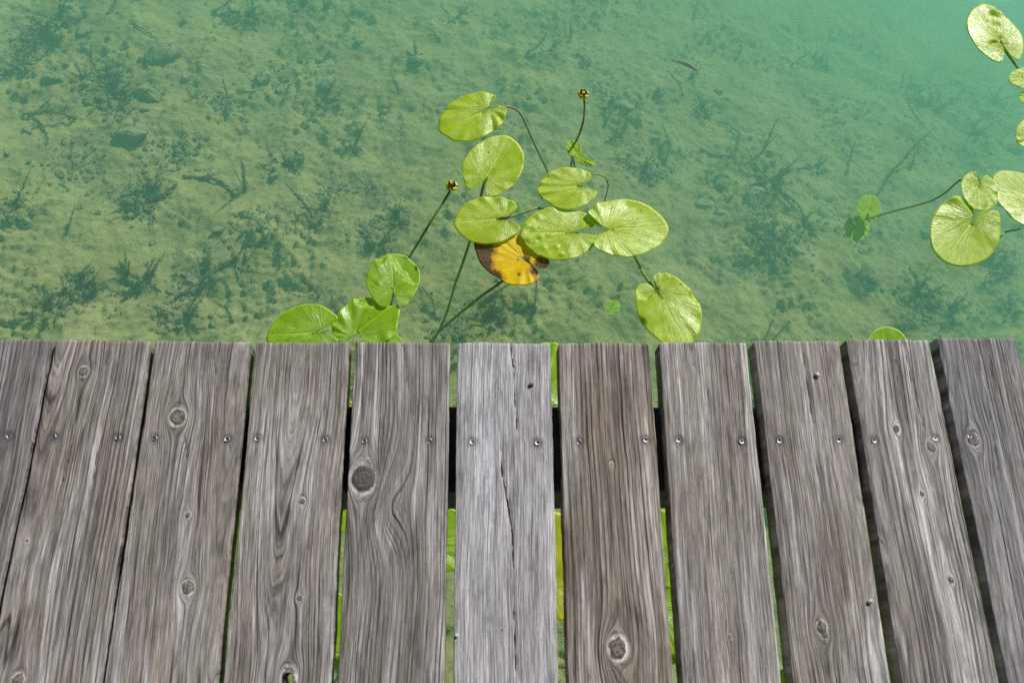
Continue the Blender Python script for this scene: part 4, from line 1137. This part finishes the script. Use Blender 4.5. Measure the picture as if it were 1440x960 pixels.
for (k, x, y, a, s) in (('clump',110,410,0,.9),('clump',178,405,50,1.0),('clump',395,232,0,.9),('rod',18,290,60,.8),('clump',285,395,0,.9),('rod',310,375,30,.8),('rod',330,375,-20,.7),('clump',255,455,0,1),
  ('rod',330,455,100,.7),('rod',440,310,100,1.0),('clump',455,300,0,.9),('clump',430,322,0,.8),('clump',460,148,0,.9),('rod',500,205,60,.7),('clump',490,212,0,.7),('rod',560,135,90,.7),('clump',555,312,0,.8),
  ('rod',575,100,60,.8),('rod',520,270,100,.5),('clump',770,72,0,.9),('rod',740,78,10,.8),('rod',800,60,40,.7),('clump',905,245,0,1.0),('rod',935,232,60,.9),('rod',890,228,150,.8),('clump',965,115,0,.8),
  ('rod',960,140,80,.9),('clump',985,158,0,.8),('rod',1095,80,-30,.9),('rod',1035,85,70,.6),('clump',1150,88,0,.9),('rod',1165,100,70,.8),('clump',1275,120,0,1.1),('clump',1310,150,40,1.1),('rod',1300,180,100,1.1),('star',1400,140,0,.7),
  ('clump',1370,190,0,1.1),('rod',1280,240,60,.9),('rod',1195,230,85,.7),('clump',1090,345,0,1.0),('clump',1065,360,0,.9),('rod',1110,300,160,1.0),('clump',1130,320,0,.9),('rod',985,225,160,.5),('clump',1000,265,0,.8),
  ('clump',1290,420,0,1.1),('clump',1330,450,0,1.1),('rod',1380,400,30,1.0),('clump',1400,380,0,1.1),('clump',1420,440,0,1.0),('clump',720,440,0,.9),('rod',745,450,80,.8),('clump',690,455,0,.8),('clump',480,445,0,.8),('rod',450,420,120,.8),
  ('clump',530,345,0,.8),('rod',300,20,20,.9),('clump',345,25,0,1.0),('clump',420,12,0,1.1),('rod',455,15,40,.9),('clump',60,60,0,1.1),('clump',80,30,0,1.1),('clump',140,110,0,1.2),('clump',160,140,0,1.2),('clump',20,100,0,1.0),('rod',40,165,0,.7),
  ('clump',60,440,0,.8),('rod',95,330,90,.6),('clump',275,140,0,.7),('rod',150,20,60,.7),('clump',640,28,0,.8),('rod',620,60,110,.8),('clump',820,90,0,.5),('clump',855,150,0,.6),('rod',850,180,60,.6),('clump',865,195,0,.6),('clump',1150,240,0,.8),('clump',1215,395,0,.8)):
    _ws.append((weed(k, x, y, a+random.uniform(-25, 25), s*random.uniform(.8, 1.05), WHAT[k]), x, y, WHAT[k]))
spread_labels(_ws)

def stick(label, pts, r, lifts=None, mat=None):
    W = [on_bed(a, b)+np.array([0, 0, (lifts[i] if lifts else .008)]) for i, (a, b) in enumerate(pts)]
    p0 = W[0].copy()
    W = catmull(W, 6*len(W))
    W = W + .002*np.random.RandomState(int(pts[0][0])).randn(*W.shape)
    V, q, t = tube(W-p0, np.linspace(r, r*.55, len(W)), 7)
    return link("sunken_twig", mesh_from("sunken_twig", V, [q, t], mat or M_STICK), None, tuple(p0), label, "twig", "sunken twigs")
stick("thick twig lying level in front of the rounded dark stone", [(258,250),(280,251),(305,254),(320,265),(330,276)], .006)
stick("upright dark twig in the weed bed left of the middle", [(322,165),(322,140),(319,125)], .005, [.01, .03, .05])
stick("pale twig lying right of the upright dark twig", [(334,130),(350,131),(362,130)], .004)
stick("long twig slanting through weeds near the left plank ends", [(250,420),(275,400),(305,380),(336,368)], .005)
stick("forked arm of a sunken twig, right of the far flower", [(985,212),(1005,220),(1026,222)], .0055)
stick("bent twig joining the forked one from above", [(1026,222),(1040,195),(1030,182),(1014,172)], .005)
stick("straight twig lying beyond the star-shaped weed", [(1105,240),(1135,236),(1160,228)], .006)
stick("thin leaning twig left of the tall waterweed shoot", [(1190,245),(1193,225),(1195,210)], .004, [.01, .03, .06])
stick("short twig far out near the top edge", [(975,30),(980,12),(985,0)], .005)
stick("small bent twig on the far silt", [(985,60),(995,48),(1006,45)], .006)
stick("thin dark twig at the left below the weed bed", [(35,160),(50,168),(66,185),(68,205)], .004)
stick("slanting twig left of the flat block", [(185,30),(200,42),(220,55)], .004)

def fish(px, py, qx, qy, z, label):
    a, b = at(px, py, z), at(qx, qy, z)
    d = b-a; L = np.linalg.norm(d); c = (a+b)/2
    V = []; n = 10; st = np.linspace(0, 1, 14)
    for t in st:
        w = .075*L*math.sin(math.pi*min(t*.93+.05, 1))**.75*(1-.45*t); hgt = w*1.5
        bend = .07*L*(t-.5)**2*4
        for k in range(n):
            an = 6.283*k/n; V.append(((t-.5)*L*.86, w*math.cos(an)+bend, hgt*math.sin(an)))
    q = [(i*n+k, i*n+(k+1) % n, (i+1)*n+(k+1) % n, (i+1)*n+k) for i in range(len(st)-1) for k in range(n)]
    caps = [list(range(n-1, -1, -1)), list(range((len(st)-1)*n, len(st)*n))]
    root = link("fish", mesh_from("fish", V, [q, caps], mat_plain("fish_skin", (.20, .15, .05), (.36, .28, .10), 90, .4)), None, tuple(c), label, "fish")
    root.rotation_euler = (0, 0, math.atan2(d[1], d[0]))
    x0 = .43*L; y0 = .07*L
    V = [(x0-.02*L, y0, .012*L), (x0-.02*L, y0, -.012*L), (x0+.09*L, y0+.02*L, .07*L), (x0+.05*L, y0+.01*L, 0), (x0+.09*L, y0+.02*L, -.07*L), (x0, y0+.003, 0), (x0+.05*L, y0+.013*L+.001, 0)]
    link("tail_fin", mesh_from("tail_fin", V, [[(0, 3, 2), (1, 4, 3), (0, 1, 3)]], bpy.data.materials["fish_skin"], False), root)
    return root
fish(985, 99, 946, 83, -.38, "slender brown fish hanging in the water beyond the far flower")

# ------------------------------------------------------------------ crumbs on the planks
M_CRUMB = mat_plain("pale_grit", (.45, .44, .42), (.75, .73, .70), 500, .6)
M_CRUMBB = mat_plain("brown_grit", (.10, .08, .05), (.24, .19, .12), 500, .6)
for (px, py, r, m, lb) in ((1148.5, 528, .0042, M_CRUMB, "pale bit of grit standing on the plank beside a fine crack"), (1223, 845, .0038, M_CRUMB, "pale bit of grit near the right edge of a plank, low in the picture"),
                           (747.5, 541, .0040, M_CRUMBB, "brown crumb lying on the cracked silver plank"), (642, 893, .0030, M_CRUMB, "white speck at the left edge of the cracked silver plank")):
    p = at(px, py, DECK)
    me = stone_mesh(int(px), .8).copy(); me.materials.clear(); me.materials.append(m)
    o = link("grit", me, None, (p[0], p[1], DECK+r*.45), lb, "grit")
    o.scale = (r, r, r); o.rotation_euler = (.2, .1, px)
